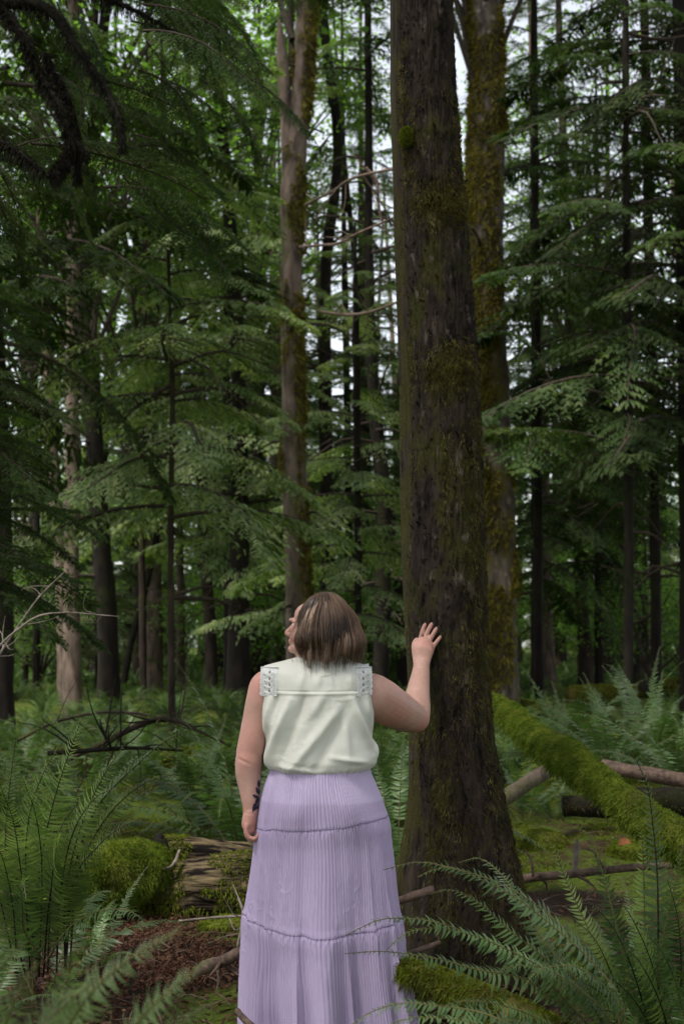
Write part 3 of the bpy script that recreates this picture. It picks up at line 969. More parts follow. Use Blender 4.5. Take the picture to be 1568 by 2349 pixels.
# bottom-centre fronds near the lens
bx, by = P(1190, 2560, 3.6)[0], 3.6
fern('fern peeping in at the bottom edge with fronds over the hem', bx, by, 0, .5, 15, custom=[
    (line(by, 3.6, (1290, 2460), (1210, 2380), (1124, 2330), (1010, 2308), (911, 2303), (850, 2322), (790, 2362)), .058, dict(up=(0, -.3, .9), npair=46)),
    (line(by, 3.4, (1290, 2480), (1200, 2400), (1100, 2352), (1000, 2335), (920, 2340), (860, 2370)), .058, dict(up=(0, -.3, .9), npair=46)),
    (line(by, 3.5, (1290, 2480), (1280, 2400), (1230, 2360), (1160, 2340), (1100, 2355)), .055, dict(up=(0, -.3, .9), npair=44))])

# --- left ferns
bx, by = P(95, 2240, 6.1)[0], 6.1
left = []
for uv, Lp, y1, kw in [
    ([(60, 2240), (20, 2080), (14, 1900), (26, 1780), (37, 1693)], .105, 5.7, {}),
    ([(90, 2240), (85, 2060), (118, 1860), (152, 1748), (188, 1648)], .115, 5.7, {}),
    ([(90, 2240), (60, 2020), (68, 1870), (102, 1770), (142, 1706)], .11, 5.5, {}),
    ([(150, 2230), (150, 2060), (185, 1900), (240, 1776), (289, 1705)], .085, 5.6, {}),
    ([(150, 2230), (165, 2020), (224, 1850), (300, 1768), (380, 1700), (437, 1674)], .060, 5.5, {'curl': .6}),
    ([(130, 2230), (140, 2040), (172, 1900), (220, 1830), (272, 1805)], .085, 5.4, {}),
    ([(160, 2230), (185, 1990), (255, 1862), (335, 1795), (402, 1776)], .066, 5.5, {'curl': .5}),
    ([(150, 2230), (178, 2000), (222, 1945), (262, 1908), (322, 1878)], .085, 5.4, {}),
    ([(110, 2230), (118, 2040), (128, 1950), (134, 1902)], .085, 5.3, {}),
    ([(40, 2240), (30, 2080), (10, 1980), (-20, 1900)], .11, 5.6, {}),
    ([(40, 2240), (0, 2060), (-40, 1900), (-50, 1800)], .11, 5.7, {}),
    ([(70, 2240), (62, 2100), (46, 1980), (30, 1880), (0, 1800)], .105, 5.5, {}),
    ([(90, 2240), (95, 2100), (95, 1960), (80, 1860), (50, 1780)], .105, 5.6, {}),
    ([(100, 2240), (110, 2100), (125, 1980), (140, 1900), (180, 1840)], .10, 5.4, {}),
]:
    left.append((line(by, y1, *uv), Lp * 1.25, dict(leaf='fern_light', up=(-.15, -1.0, .5), npair=60, wr=.26, stem='stem_dark', segs=3, **({'curl': .22} | kw))))
left.append((line(6.0, 5.2, (130, 2240), (58, 2140), (52, 2090), (50, 2040), (54, 2026), (60, 2060)), .08, dict(up=(0, -1, .4), npair=36)))
left.append((line(6.0, 5.3, (110, 2200), (160, 2128), (224, 2092), (285, 2086), (318, 2102), (338, 2126)), .085, dict(up=(0, -.5, .85), npair=44)))
fern('tall sword fern at the left edge with upright fronds before the dark trunks', bx, by, 5, .8, 21, custom=left)
g = P(-60, 2300, 5.6)
fern('sword fern half outside the left edge low in the shade', g[0], 5.7, 8, .6, 22)
g = P(215, 2200, 6.6)
fern('dark fern in the shade between the tall left fern and the mossy mound', g[0], 6.6, 10, .5, 23)

# --- blurred ferns near the lens, lower left
bx, by = P(150, 2700, 2.2)[0], 2.2
fern('blurred pale fern close to the lens in the lower left corner', bx, by, 0, .6, 24, custom=[
    (line(by, 1.95, (250, 2600), (300, 2480), (350, 2400), (410, 2350), (490, 2300)), .048, dict(up=(-.1, -.9, .5), npair=42, wr=.42, leaf='fern_silver')),
    (line(by, 1.95, (-20, 2600), (20, 2480), (60, 2390), (120, 2330), (230, 2240)), .050, dict(up=(-.1, -.9, .5), npair=42, wr=.42, leaf='fern_silver')),
    (line(by, 1.95, (100, 2600), (130, 2420), (200, 2290), (290, 2205), (420, 2128)), .052, dict(up=(-.1, -.9, .5), npair=44, wr=.42, leaf='fern_silver')),
    (line(by, 1.9, (200, 2600), (270, 2420), (330, 2330), (400, 2262), (482, 2198)), .050, dict(up=(-.1, -.9, .5), npair=44, wr=.42, leaf='fern_silver')),
    (line(by, 2.0, (130, 2600), (140, 2420), (150, 2300), (160, 2220), (174, 2158)), .056, dict(up=(0, -1, .3), npair=42, wr=.42, leaf='fern_silver')),
    (line(by, 1.9, (-30, 2600), (-10, 2420), (20, 2330), (50, 2265), (90, 2205)), .052, dict(up=(0, -1, .3), npair=42, wr=.42, leaf='fern_silver')),
    (line(by, 1.95, (-60, 2600), (-40, 2420), (-30, 2300), (10, 2210), (60, 2160)), .052, dict(up=(0, -1, .3), npair=42, wr=.42, leaf='fern_silver')),
    (line(by, 2.0, (60, 2600), (60, 2450), (90, 2360), (130, 2300), (200, 2270)), .050, dict(up=(0, -1, .3), npair=42, wr=.42, leaf='fern_silver'))])

# --- ferns behind the woman and the tree
for u, y, L, n, sd, lab in [
    (560, 9.2, 1.25, 22, 31, 'big sword fern just behind the left elbow of the woman'),
    (460, 10.6, 1.0, 18, 32, 'sword fern behind the mossy mound, left of the big one'),
    (905, 8.3, 1.05, 20, 33, 'sword fern filling the gap between the woman and the tree'),
    (860, 10.5, 1.1, 18, 34, 'sword fern under the raised arm, farther back'),
    (1300, 13.0, 1.15, 20, 35, 'sword fern beyond the leaning mossy log near the tree'),
    (1400, 11.8, 1.1, 20, 36, 'sword fern beyond the leaning mossy log, in the middle'),
    (1490, 12.5, 1.3, 20, 37, 'tall sword fern beyond the leaning mossy log towards the right edge'),
    (1560, 10.6, 1.1, 20, 38, 'sword fern at the right edge above the brown fallen trunk'),
    (1195, 10.2, .7, 14, 39, 'small sword fern right beside the foot of the tree above the lichened branch'),
    (1260, 10.0, .45, 12, 40, 'little fern under the leaning mossy log'),
    (330, 12.0, 1.0, 18, 41, 'sword fern behind the curved dead branch on the left'),
    (200, 10.5, 1.0, 18, 42, 'sword fern behind the tall left fern'),
    (60, 12.5, 1.0, 18, 43, 'sword fern at the foot of the near dark trunk on the left'),
    (650, 11.5, .9, 16, 44, 'sword fern hidden mostly behind the woman')]:
    x = P(u, 1600, y)[0]
    fern(lab, x, y, n, L, sd)

# --- fern field
CLUMP = []
for k in range(5):
    rr = rng_(500 + k)
    mb = MB()
    for i in range(15):
        e0, e1 = 50 + 32 * rr.random(), -40 + 60 * rr.random()
        a = frond_arrays(arc(.8 + .35 * rr.random(), e0, e1, side=.2 * rr.normal()), .085, 26, rr, segs=2, wr=.24)
        V, Q, T, qm, tm = a.arrays()
        V = xf(V, yaw=i * 2.4 + rr.random(), pitch=.1 * rr.normal())
        n0 = mb.n
        mb.V.append(V); mb.Q.append(Q + n0); mb.qm.append(qm); mb.T.append(T + n0); mb.tm.append(tm); mb.n += len(V)
    CLUMP.append(mb.mesh('fern_clump', [M['fern_far'], M['stem_dark']]))
r = rng_(91)
cnt = 0
pl = []
while cnt < 270:
    y = 10.5 + 34 * r.random() ** 1.15
    u = 784 + (r.random() * 2 - 1) * 850
    x = P(u, 1600, y)[0]
    if 1080 < u < 1568 and y < 12.5 or (300 < u < 640 and y < 11):
        continue
    if any((x - a) ** 2 + (y - b2) ** 2 < .55 ** 2 for a, b2 in pl[-80:]):
        continue
    pl.append((x, y))
    o = link('forest_fern', CLUMP[int(r.integers(0, 5))], None, (x, y, h1(x, y) - .03), label=place_label('green fern', x, y), category='fern', group='ferns covering the forest floor')
    s = .62 + .5 * r.random()
    o.scale = (s, s, s * (.65 + .4 * r.random()))
    o.rotation_euler = (0, 0, r.random() * 6)
    cnt += 1
# beyond: ground cover no one could count
r = rng_(92)
mb = MB()
n = 60000
y = 44 + 75 * r.random(n) ** .8
x = (r.random(n) * 2 - 1) * (y * .33 + 2)
p = np.stack([x, y, hgt(x, y) + .25 * r.random(n)], -1)
d = nrm(np.stack([r.normal(size=n), r.normal(size=n), .5 + r.random(n)], -1))
V, Q, T = blades(p, d, .45 + .5 * r.random(n), .10, .5, r)
mb.add(V, Q, T)
link('ground_cover', mb.mesh('ground_cover', [M['fern_far']]), kind='stuff', label='far green fern cover under the trees')

# ================================================================== main mossy tree
def main_tree():
    y0 = 5.75
    rows = [(976, 0, 58), (971, -250, 55), (997, 500, 68), (1021, 865, 72), (1027, 1165, 77), (1031, 1465, 85), (1042, 1640, 80), (1050, 1740, 82), (1062, 1832, 87), (1076, 1942, 95), (1088, 2034, 106), (1094, 2120, 116), (1096, 2230, 135), (1096, 2330, 160)]
    rows.sort(key=lambda a: -a[1])
    pts = []
    for u, v, wv in rows:
        p = P(u, v, y0)
        pts.append([*p, px(wv, y0)])
    top = np.array(pts[-1])
    pts.append([top[0] - .25, y0, top[2] + 5, .13])
    pts.append([top[0] - .5, y0, 18, .05])
    pts = np.array(pts)
    base = np.array([pts[0, 0], y0, h1(pts[0, 0], y0)])
    t = thing('mossy_tree', 'big dark trunk overgrown with stringy moss that the woman touches', 'tree', tuple(base))
    def disp(P0, th, rr):
        z = P0[..., 2]
        q = np.stack([np.cos(th) * 3.2, np.sin(th) * 3.2, z * 2.2], -1)
        lump = fbm(q, 3, 61)
        q = np.stack([np.cos(th) * 13, np.sin(th) * 13, z * 9], -1)
        fis = 1 - 2 * np.abs(fbm(q, 4, 62))
        q = np.stack([np.cos(th) * 34, np.sin(th) * 34, z * 26], -1)
        fine = fbm(q, 3, 63)
        flare = np.clip((.75 - z) / .75, 0, 1) ** 1.6
        lobes = .5 + .5 * np.cos(5 * th + 1.1) + .35 * np.cos(3 * th + .4)
        d = .010 * lump + .0095 * fis + .006 * fine + flare * .075 * lobes
        # ledges of moss and the scars above them
        for zz, am, s in ((P(1010, 480, y0)[2], .016, .035), (P(1020, 860, y0)[2], .018, .03), (P(1000, 310, y0)[2], .010, .02)):
            front = np.clip(-np.sin(th + .15), 0, 1) ** 1.5
            zz = zz + .05 * vnoise(np.stack([th * 1.6, 0 * th, 0 * th + zz], -1), 68)
            am = am * (.5 + .8 * np.clip(vnoise(np.stack([th * 2.2, 0 * th, 0 * th + zz.mean()], -1), 69) + .4, 0, 1))
            d = d + am * np.exp(-((z - zz) / s) ** 2) * (.45 + .55 * front)
            d = d - am * .5 * np.exp(-((z - zz + .06) / s) ** 2) * front
        return d
    low = resample(pts[:-2], 760)
    V, Q, T = tube(np.vstack([low]), 220, 760, disp=disp, cap=False, ref=(0, 1, 0))
    hi = tube(pts[-3:], 40, 40, cap=True, ref=(0, 1, 0))
    mb = MB()
    mb.add(V, Q)
    mb.add(*hi)
    link('trunk', mb.mesh('trunk', [M['bark_main']], origin=base), t)
    # stringy moss: short curly strands hanging off the bark
    r = rng_(64)
    Vg = V.reshape(760, 220, 3)
    Nn = nrm(np.cross(np.roll(Vg, -1, 1) - np.roll(Vg, 1, 1), np.gradient(Vg, axis=0)))
    cen = low[:, None, :3]
    Nn = Nn * np.sign((Nn * (Vg - cen)).sum(-1, keepdims=True))
    n = 95000
    i = (r.random(n) * 759).astype(int)
    j = r.integers(0, 220, n)
    p, nn = Vg[i, j], Nn[i, j]
    dens = fbm(p * np.array([5, 5, 2.2]), 4, 65) + .25 * np.clip(nn[:, 0], -.3, 1) + .10
    zc = p[:, 2]
    bare = np.exp(-((zc - P(990, 960, y0)[2]) / .12) ** 2) * (nn[:, 0] < .15) + .6 * np.exp(-((zc - P(990, 640, y0)[2]) / .35) ** 2) + .7 * np.clip((zc - 3.2) / 1.0, 0, 1)
    keep = (dens - .45 * bare) > r.random(n) * .42 - .1
    keep &= (nn[:, 1] < .55)
    # leave room for the palm resting on the bark
    hp = P(975, 1478, 5.62)
    keep &= ~((np.abs(p[:, 0] - hp[0]) < .055) & (np.abs(zc - hp[2] + .01) < .09) & (nn[:, 1] < 0))
    p, nn = p[keep], nn[keep]
    n = len(p)
    L = .008 + .018 * r.random(n) ** 1.6
    mbm = MB()
    ax = nrm(nn * .45 + np.array([0, 0, -1.0]) + .55 * r.normal(size=(n, 3)))
    V2, Q2, T2 = blades(p + nn * .001, ax, L, .0012 + .0013 * r.random(n), .8, r)
    mbm.add(V2, Q2, T2, 0)
    # denser cushions on the ledges and the right edge
    for zz, zs, n2, am in ((P(1010, 490, y0)[2], .03, 4200, .014), (P(1020, 865, y0)[2], .03, 3800, .012), (P(925, 315, y0)[2], .028, 0, .0)):
        if not n2:
            continue
        ii = np.clip(np.interp(zz + .02 + 1.8 * zs * r.normal(size=n2), low[:, 2], np.arange(760)), 0, 759).astype(int)
        th = -pi / 2 + .35 + .55 * r.normal(size=n2)
        jj = ((th % (2 * pi)) / (2 * pi) * 220).astype(int) % 220
        # find the columns that face the camera
        jj = np.where(Nn[ii, jj][:, 1] < .2, jj, (jj + 110) % 220)
        pp, n3 = Vg[ii, jj], Nn[ii, jj]
        V2, Q2, T2 = blades(pp, nrm(n3 * .9 + np.array([0, 0, -.7]) + .6 * r.normal(size=(n2, 3))), .010 + am * r.random(n2), .0018, .9, r)
        mbm.add(V2, Q2, T2, 1 if zz > 3 else 0)
    link('moss', mbm.mesh('moss', [M['moss_olive'], M['moss_olive']], origin=base), t, kind='stuff')
    # one round green cushion near the left edge high up
    c = P(932, 312, 5.66)
    r2 = rng_(66)
    n = 1500
    dd = nrm(r2.normal(size=(n, 3)))
    pp = c + dd * np.array([.022, .03, .034])
    V2, Q2, T2 = blades(pp, nrm(dd + .4 * r2.normal(size=(n, 3))), .014, .004, .6, r2)
    mb = MB()
    V3, Q3, T3 = tube([(*(c - [0, 0, .036]), .004), (*(c - [0, 0, .02]), .024), (*c, .03), (*(c + [0, 0, .02]), .022), (*(c + [0, 0, .036]), .004)], 12, 12)
    mb.add(V3, Q3, T3)
    mb.add(V2, Q2, T2)
    link('moss_cushion', mb.mesh('moss_cushion', [M['moss']], origin=base), t)
    # scales of bark
    mb = MB()
    r = rng_(67)
    n = 5200
    i = (r.random(n) * 759).astype(int)
    j = r.integers(0, 220, n)
    k = Nn[i, j][:, 1] < .4
    p, nn = Vg[i, j][k], Nn[i, j][k]
    V2, Q2, T2 = blades(p + nn * .001, nrm(np.array([0, 0, 1.0]) + .35 * r.normal(size=p.shape) + nn * .25), .012 + .02 * r.random(len(p)), .006 + .008 * r.random(len(p)), .1, r, side=nrm(np.cross(nn, [0, 0, 1.0]) + .2 * r.normal(size=p.shape)))
    mb.add(V2, Q2, T2)
    link('bark_flakes', mb.mesh('bark_flakes', [M['bark_main']], origin=base), t, kind='stuff')
    c = link('crown', CROWN['con_high'], t)
    c.scale = (.7, .7, .62)

    # ---- the cedar pressed behind it
    y1 = 5.99
    rows = [(946, -250, 50), (946, 0, 52), (956, 500, 51), (968, 815, 52), (984, 1365, 56), (998, 1700, 58), (1000, 1832, 62), (992, 1942, 70), (990, 2008, 78), (990, 2140, 74), (990, 2280, 80)]
    rows.sort(key=lambda a: -a[1])
    pts = [[*P(u, v, y1), px(wv, y1)] for u, v, wv in rows]
    top = np.array(pts[-1])
    pts += [[top[0] - .2, y1 + .1, top[2] + 5, .10], [top[0] - .3, y1 + .3, 17, .03]]
    base = np.array([pts[0][0], y1, h1(pts[0][0], y1)])
    t = thing('cedar_tree', 'fibrous grey-brown trunk pressed against the back left of the mossy trunk', 'tree', tuple(base))
    def disp2(P0, th, rr):
        z = P0[..., 2]
        q = np.stack([np.cos(th) * 11, np.sin(th) * 11, z * .9], -1)
        rid = 1 - 2 * np.abs(fbm(q, 3, 71))
        q = np.stack([np.cos(th) * 3, np.sin(th) * 3, z * 1.4], -1)
        # horizontal cracks now and then
        cr = np.clip(1 - np.abs(vnoise(np.stack([th * .6, z * 2.2, 0 * z], -1), 72)) * 22, 0, 1)
        fl = np.clip((.6 - z) / .6, 0, 1) ** 1.5
        return .006 * rid + .008 * fbm(q, 3, 73) - .004 * cr + fl * .05 * (.5 + .5 * np.cos(4 * th))
    V, Q, T = tube(np.array(pts), 120, 640, disp=disp2, ref=(0, 1, 0))
    mb = MB()
    mb.add(V, Q, T)
    link('trunk', mb.mesh('trunk', [M['bark_cedar']], origin=base), t)
    r = rng_(75)
    Vg = V[:120 * 640].reshape(640, 120, 3)
    n = 14000
    i = (r.random(n) ** 1.3 * 420).astype(int)
    j = r.integers(0, 120, n)
    p = Vg[i, j]
    k = (p[:, 1] < y1) & (p[:, 2] < 3.3) & (fbm(p * np.array([6, 6, 1.5]), 3, 76) > -.05 - .25 * (p[:, 2] < .9))
    p = p[k]
    V2, Q2, T2 = blades(p, nrm(np.array([-.25, -.35, -1.0]) + .5 * r.normal(size=p.shape)), .008 + .016 * r.random(len(p)), .003, .8, r)
    mb = MB()
    mb.add(V2, Q2, T2)
    link('moss', mb.mesh('moss', [M['moss_olive']], origin=base), t, kind='stuff')
    c = link('crown', CROWN['con_high'], t)
    c.scale = (.6, .6, .58)
    c.rotation_euler = (0, 0, 2)
main_tree()

# ================================================================== moss makers
def log_thing(name, label, cat, pr, mat, moss=0, moss_mat='moss', seed=1, nseg=24, nrow=120, amp=.02, L=.02, W=.004, up_bias=0, keep=None, fis=9, extra=None, hang=.6, zs=None):
    pr = np.array(pr, float)
    base = pr[:, :3].mean(0)
    t = thing(name, label, cat, tuple(base))
    V, Q, T = tube(pr, nseg, nrow, disp=bark_disp(amp, seed, fis, fis if zs is None else zs))
    mb = MB()
    mb.add(V, Q, T)
    if extra:
        for e in extra:
            mb.add(*tube(e, 10, 24, disp=bark_disp(amp * .4, seed + 9, 12, 12)))
    link('trunk', mb.mesh('trunk', [M[mat]], origin=base), t)
    if moss:
        V2, Q2, T2 = moss_on_tube(V, nrow, nseg, moss, seed + 1, L, W, up_bias=up_bias, keep=keep, hang=hang)
        mb = MB()
        mb.add(V2, Q2, T2)
        link('moss', mb.mesh('moss', [M[moss_mat]], origin=base), t, kind='stuff')
    return t

# leaning log thick with moss on the right
ml = [(*P(1050, 1605, 7.9), .050), (*P(1120, 1616, 7.5), .056), (*P(1170, 1640, 7.2), .060), (*P(1230, 1695, 6.8), .062), (*P(1300, 1738, 6.4), .063), (*P(1380, 1800, 6.0), .065), (*P(1450, 1858, 5.7), .068), (*P(1530, 1915, 5.5), .07), (*P(1640, 1990, 5.3), .075), (*P(1800, 2130, 5.1), .09)]
e = P(1980, 2300, 5.0)
ml.append((e[0], 5.0, h1(e[0], 5.0) - .05, .1))
log_thing('mossy_log', 'leaning log wrapped in thick bright green moss, sloping down to the right edge', 'log', ml, 'moss', 60000, 'moss_bright', seed=101, nrow=260, nseg=40, amp=.022, L=.015, W=.0038, up_bias=.30, fis=7)

# brown fallen trunks below it
log_thing('fallen_branch', 'lichen spotted dark branch rising from the tree foot under the mossy log', 'branch', [(*P(1130, 1845, 8.8), .05), (*P(1170, 1822, 8.9), .045), (*P(1215, 1792, 9.1), .043), (*P(1262, 1765, 9.3), .042), (*P(1330, 1745, 9.6), .036)], 'bark_pale', 0, seed=103, amp=.008)
log_thing('fallen_log', 'smooth brown fallen trunk entering from the right edge behind the mossy log', 'log', [(*P(1380, 1755, 9.7), .038), (*P(1440, 1768, 9.6), .042), (*P(1510, 1780, 9.5), .045), (*P(1590, 1795, 9.4), .048), (*P(1700, 1815, 9.2), .055)], 'stick', 0, seed=104, amp=.006)
log_thing('fallen_log', 'dark trunk lying low in shadow below the smooth brown one', 'log', [(*P(1290, 1850, 9.4), .06), (*P(1400, 1845, 9.4), .08), (*P(1500, 1840, 9.3), .085), (*P(1640, 1850, 9.2), .09)], 'bark_dark', 2500, 'moss_olive', seed=105, amp=.02)

# left nurse logs
log_thing('rotten_log', 'split rotten log with pale bare wood, lying left of the skirt', 'log', [(*P(330, 2060, 7.75), .13), (*P(400, 2050, 7.75), .155), (*P(480, 2043, 7.75), .165), (*P(560, 2040, 7.75), .17), (*P(640, 2036, 7.8), .17), (*P(760, 2030, 8.0), .16)], 'wood', 22000, 'moss', seed=111, nseg=150, nrow=260, amp=.030, L=.022, W=.006, fis=(3.0, 30, 30), up_bias=.25,
          keep=lambda p, n: fbm(p * 5, 3, 7) > .0 - .25 * (p[:, 0] < -.85) - .12 * (n[:, 2] > .6))
log_thing('fallen_log', 'bare grey upper trunk resting behind the rotten log', 'log', [(*P(370, 1950, 8.15), .075), (*P(430, 1956, 8.15), .085), (*P(500, 1966, 8.15), .085), (*P(580, 1972, 8.2), .085), (*P(700, 1975, 8.3), .08)], 'wood', 11000, 'moss', seed=112, nseg=90, nrow=200, amp=.014, L=.024, W=.006, fis=(3, 40, 40), up_bias=.6,
          keep=lambda p, n: p[:, 0] + .35 * fbm(p * 4, 3, 9) < P(470, 1950, 8.15)[0])
log_thing('mossy_mound', 'rounded stump mound under yellow green moss beside the rotten log', 'mound', [(*P(90, 2110, 7.4), .08), (*P(165, 2070, 7.5), .13), (*P(235, 2020, 7.55), .15), (*P(300, 1992, 7.6), .13), (*P(350, 1985, 7.65), .085), (*P(375, 1985, 7.7), .03)], 'moss', 42000, 'moss_bright', seed=113, nseg=60, nrow=110, amp=.10, L=.018, W=.0035, up_bias=.6, fis=5, zs=5, hang=.6)
log_thing('mossy_stub', 'dark broken branch stub poking up behind the mossy mound', 'stump', [(*P(376, 1965, 7.95), .035), (*P(371, 1940, 7.95), .032), (*P(366, 1922, 7.95), .026), (*P(372, 1914, 7.95), .008)], 'bark_dark', 0, seed=114, nrow=30, amp=.008)
log_thing('mossy_log', 'low moss covered log running under the fern by the hem', 'log', [(*P(925, 2225, 4.9), .035), (*P(990, 2250, 4.8), .045), (*P(1080, 2285, 4.65), .048), (*P(1170, 2325, 4.5), .05), (*P(1280, 2390, 4.3), .055)], 'moss_olive', 14000, 'moss', seed=115, nseg=24, nrow=120, amp=.012, L=.018, W=.0035, up_bias=.25, keep=lambda p, n: fbm(p * 9, 3, 8) > -.12)
# far mossy logs on the right
for k, (ua, va, ub, vb, y, rad, lab) in enumerate([
    (1310, 1602, 1460, 1598, 33, .28, 'far mossy log lying at the foot of the flared trunk'),
    (1440, 1580, 1640, 1576, 37, .24, 'farthest mossy log by the right edge behind the snag'),
    (1100, 1640, 1260, 1632, 26, .20, 'far mossy log just right of the leaning green one'),
    (300, 1768, 560, 1724, 15, .10, 'low mossy log among ferns behind the curved dead branch'),
    (-40, 1745, 300, 1738, 14, .09, 'thin mossy log crossing behind the tall left fern')]):
    a, b = P(ua, va, y), P(ub, vb, y)
    za, zb = max(a[2], h1(a[0], y) + rad * .6), max(b[2], h1(b[0], y) + rad * .6)
    log_thing('mossy_log', lab, 'log', [(a[0], y, za, rad), ((a[0] + b[0]) / 2, y + .2, (za + zb) / 2, rad), (b[0], y, zb, rad * .9)], 'moss_olive', 5000, 'moss', seed=120 + k, L=.07, W=.02, up_bias=.2)
g0 = P(1465, 1585, 36)
log_thing('dead_snag', 'small dark upright snag far off by the right edge', 'stump', [(*g0, .28), (*P(1464, 1560, 36), .2), (*P(1462, 1535, 36), .12), (*P(1461, 1518, 36), .03)], 'bark_dark', 0, seed=131)

# ================================================================== sticks and dead branches
def stick(name, label, pts, mat='stick', twigs=0, seed=1, nseg=8, nrow=40, amp=.003, tl=.12, cat='stick'):
    r = rng_(seed)
    pts = np.array(pts, float)
    base = pts[:, :3].mean(0)
    mb = MB()
    mb.add(*tube(pts, nseg, nrow, disp=bark_disp(amp, seed, 30, 30)))
    q = resample(pts, 40)
    for i in range(twigs):
        k = r.integers(4, 38)
        b0 = q[k]
        d = nrm(r.normal(size=3) + np.array([0, 0, .35]))
        e = b0[:3] + d * tl * (.4 + r.random())
        mb.add(*tube([(*b0[:3], b0[3] * .45 + .0012), (*((b0[:3] + e) / 2 + .02 * r.normal(size=3)), b0[3] * .3 + .001), (*e, .0008)], 5, 7, cap=False)[:2])
    return link(name, mb.mesh(name, [M[mat]], origin=base), None, tuple(base), label=label, category=cat)

stick('fallen_branch', 'broken brown branch with a torn orange end left of the hem', [(*P(443, 2240, 5.6), .002), (*P(462, 2225, 5.6), .020), (*P(510, 2205, 5.55), .021), (*P(570, 2176, 5.5), .020), (*P(640, 2150, 5.5), .018)], twigs=5, seed=201, nseg=12, amp=.004)
stick('fallen_branch', 'long thin branch lying right of the trunk across the moss', [(*P(1080, 2045, 6.6), .022), (*P(1200, 2016, 6.55), .021), (*P(1330, 2003, 6.5), .017), (*P(1450, 1990, 6.4), .014), (*P(1568, 1984, 6.3), .012), (*P(1700, 1982, 6.2), .009)], twigs=9, seed=202, nseg=10, amp=.004)
stick('fallen_branch', 'short thick stick lying against the trunk just right of the skirt', [(*P(890, 2074, 5.5), .015), (*P(940, 2058, 5.5), .016), (*P(996, 2040, 5.5), .016)], seed=203, nseg=10)
stick('fallen_branch', 'thin pale stick low beside the hem under the fern', [(*P(900, 2192, 5.1), .005), (*P(950, 2182, 5.1), .008), (*P(1008, 2162, 5.15), .009)], seed=204)
stick('dead_stick', 'bleached broken stick standing up behind the small fern', [(*P(1317, 2000, 6.4), .012), (*P(1320, 1965, 6.4), .011), (*P(1323, 1934, 6.4), .009), (*P(1322, 1924, 6.4), .003)], 'greytwig', seed=205)
stick('dead_stick', 'thin dark stick rising left of the bleached one', [(*P(1222, 2010, 6.5), .007), (*P(1214, 1965, 6.5), .005), (*P(1200, 1948, 6.5), .002)], seed=206)
stick('dead_twig', 'long forked pale twig bent in front of the rotten log', [(*P(544, 2172, 6.2), .004), (*P(553, 2130, 6.3), .0045), (*P(556, 2090, 6.4), .004), (*P(545, 2055, 6.5), .003), (*P(535, 2030, 6.6), .0015)], 'greytwig', 2, 207)
stick('dead_twig', 'pale twig running level toward the skirt below the rotten log', [(*P(410, 2113, 6.6), .004), (*P(480, 2106, 6.6), .005), (*P(540, 2102, 6.5), .005), (*P(600, 2100, 6.4), .005)], 'greytwig', 5, 208)
stick('dead_twig', 'thin brown twig slanting down onto the rotten log', [(*P(412, 1950, 7.7), .006), (*P(395, 1985, 7.6), .007), (*P(373, 2002, 7.6), .003)], 'greytwig', 1, 209)
stick('fallen_branch', 'small stick in the bottom edge left of the hem', [(*P(543, 2318, 4.8), .009), (*P(560, 2338, 4.75), .010), (*P(590, 2365, 4.7), .010)], seed=210)
stick('dead_branch', 'curved dark dead branch arching over the ferns on the left', [(*P(160, 1742, 10.6), .010), (*P(240, 1704, 10.6), .020), (*P(300, 1672, 10.6), .022), (*P(345, 1654, 10.6), .021), (*P(400, 1652, 10.5), .017), (*P(450, 1674, 10.4), .012), (*P(530, 1712, 10.3), .007)], 'bark_brown', 12, 211, tl=.5, amp=.005, cat='branch')
stick('dead_branch', 'long thin arched branch behind the curved one, touching the near dark trunk', [(*P(40, 1700, 12.5), .012), (*P(110, 1663, 12.5), .013), (*P(200, 1638, 12.5), .013), (*P(290, 1634, 12.4), .011), (*P(380, 1648, 12.3), .008), (*P(440, 1662, 12.2), .004)], 'bark_brown', 6, 212, tl=.5, cat='branch')
stick('dead_branch', 'low tangled dead branch behind the tall left fern', [(*P(110, 1728, 10.0), .018), (*P(200, 1722, 10.0), .016), (*P(300, 1716, 9.9), .012), (*P(420, 1722, 9.8), .007)], 'bark_dark', 14, 213, tl=.45, cat='branch')
# bare pale twigs at the left in front of the trunks
stick('bare_twig', 'long bare grey twig curving in from the left edge, the higher one', [(*P(-20, 1530, 7.6), .006), (*P(40, 1440, 7.6), .005), (*P(90, 1370, 7.6), .004), (*P(150, 1310, 7.6), .002)], 'greytwig', 9, 214, tl=.22, cat='twig')
stick('bare_twig', 'long bare grey twig arching right over the dark trunk', [(*P(-20, 1500, 7.4), .006), (*P(40, 1445, 7.4), .005), (*P(85, 1415, 7.4), .0045), (*P(150, 1405, 7.4), .0035), (*P(220, 1410, 7.4), .0025), (*P(272, 1414, 7.4), .0015)], 'greytwig', 3, 215, tl=.15, cat='twig')
# pale dead boughs reaching toward the main trunk from behind
for k, (pts, lab) in enumerate([
    ([(688, 566, 20), (740, 562, 18), (790, 552, 16), (850, 522, 15), (900, 500, 15)], 'smooth bare limb from the forked tree curving up toward the main trunk'),
    ([(735, 715, 20), (800, 722, 17), (860, 712, 15), (912, 692, 14)], 'bare limb curving below toward the main trunk at mid height'),
    ([(838, 385, 15), (860, 410, 15), (868, 470, 15), (880, 520, 15), (900, 550, 15)], 'grey twisted hanging limb left of the main trunk'),
    ([(700, 470, 20), (760, 440, 18), (840, 400, 15), (920, 385, 14)], 'thin bare limb above the smooth one')]):
    stick('dead_limb', lab, [(*P(u, v, y), .020 - .003 * j) for j, (u, v, y) in enumerate(pts)], 'stick', 7, 220 + k, tl=.5, amp=.004, cat='branch')
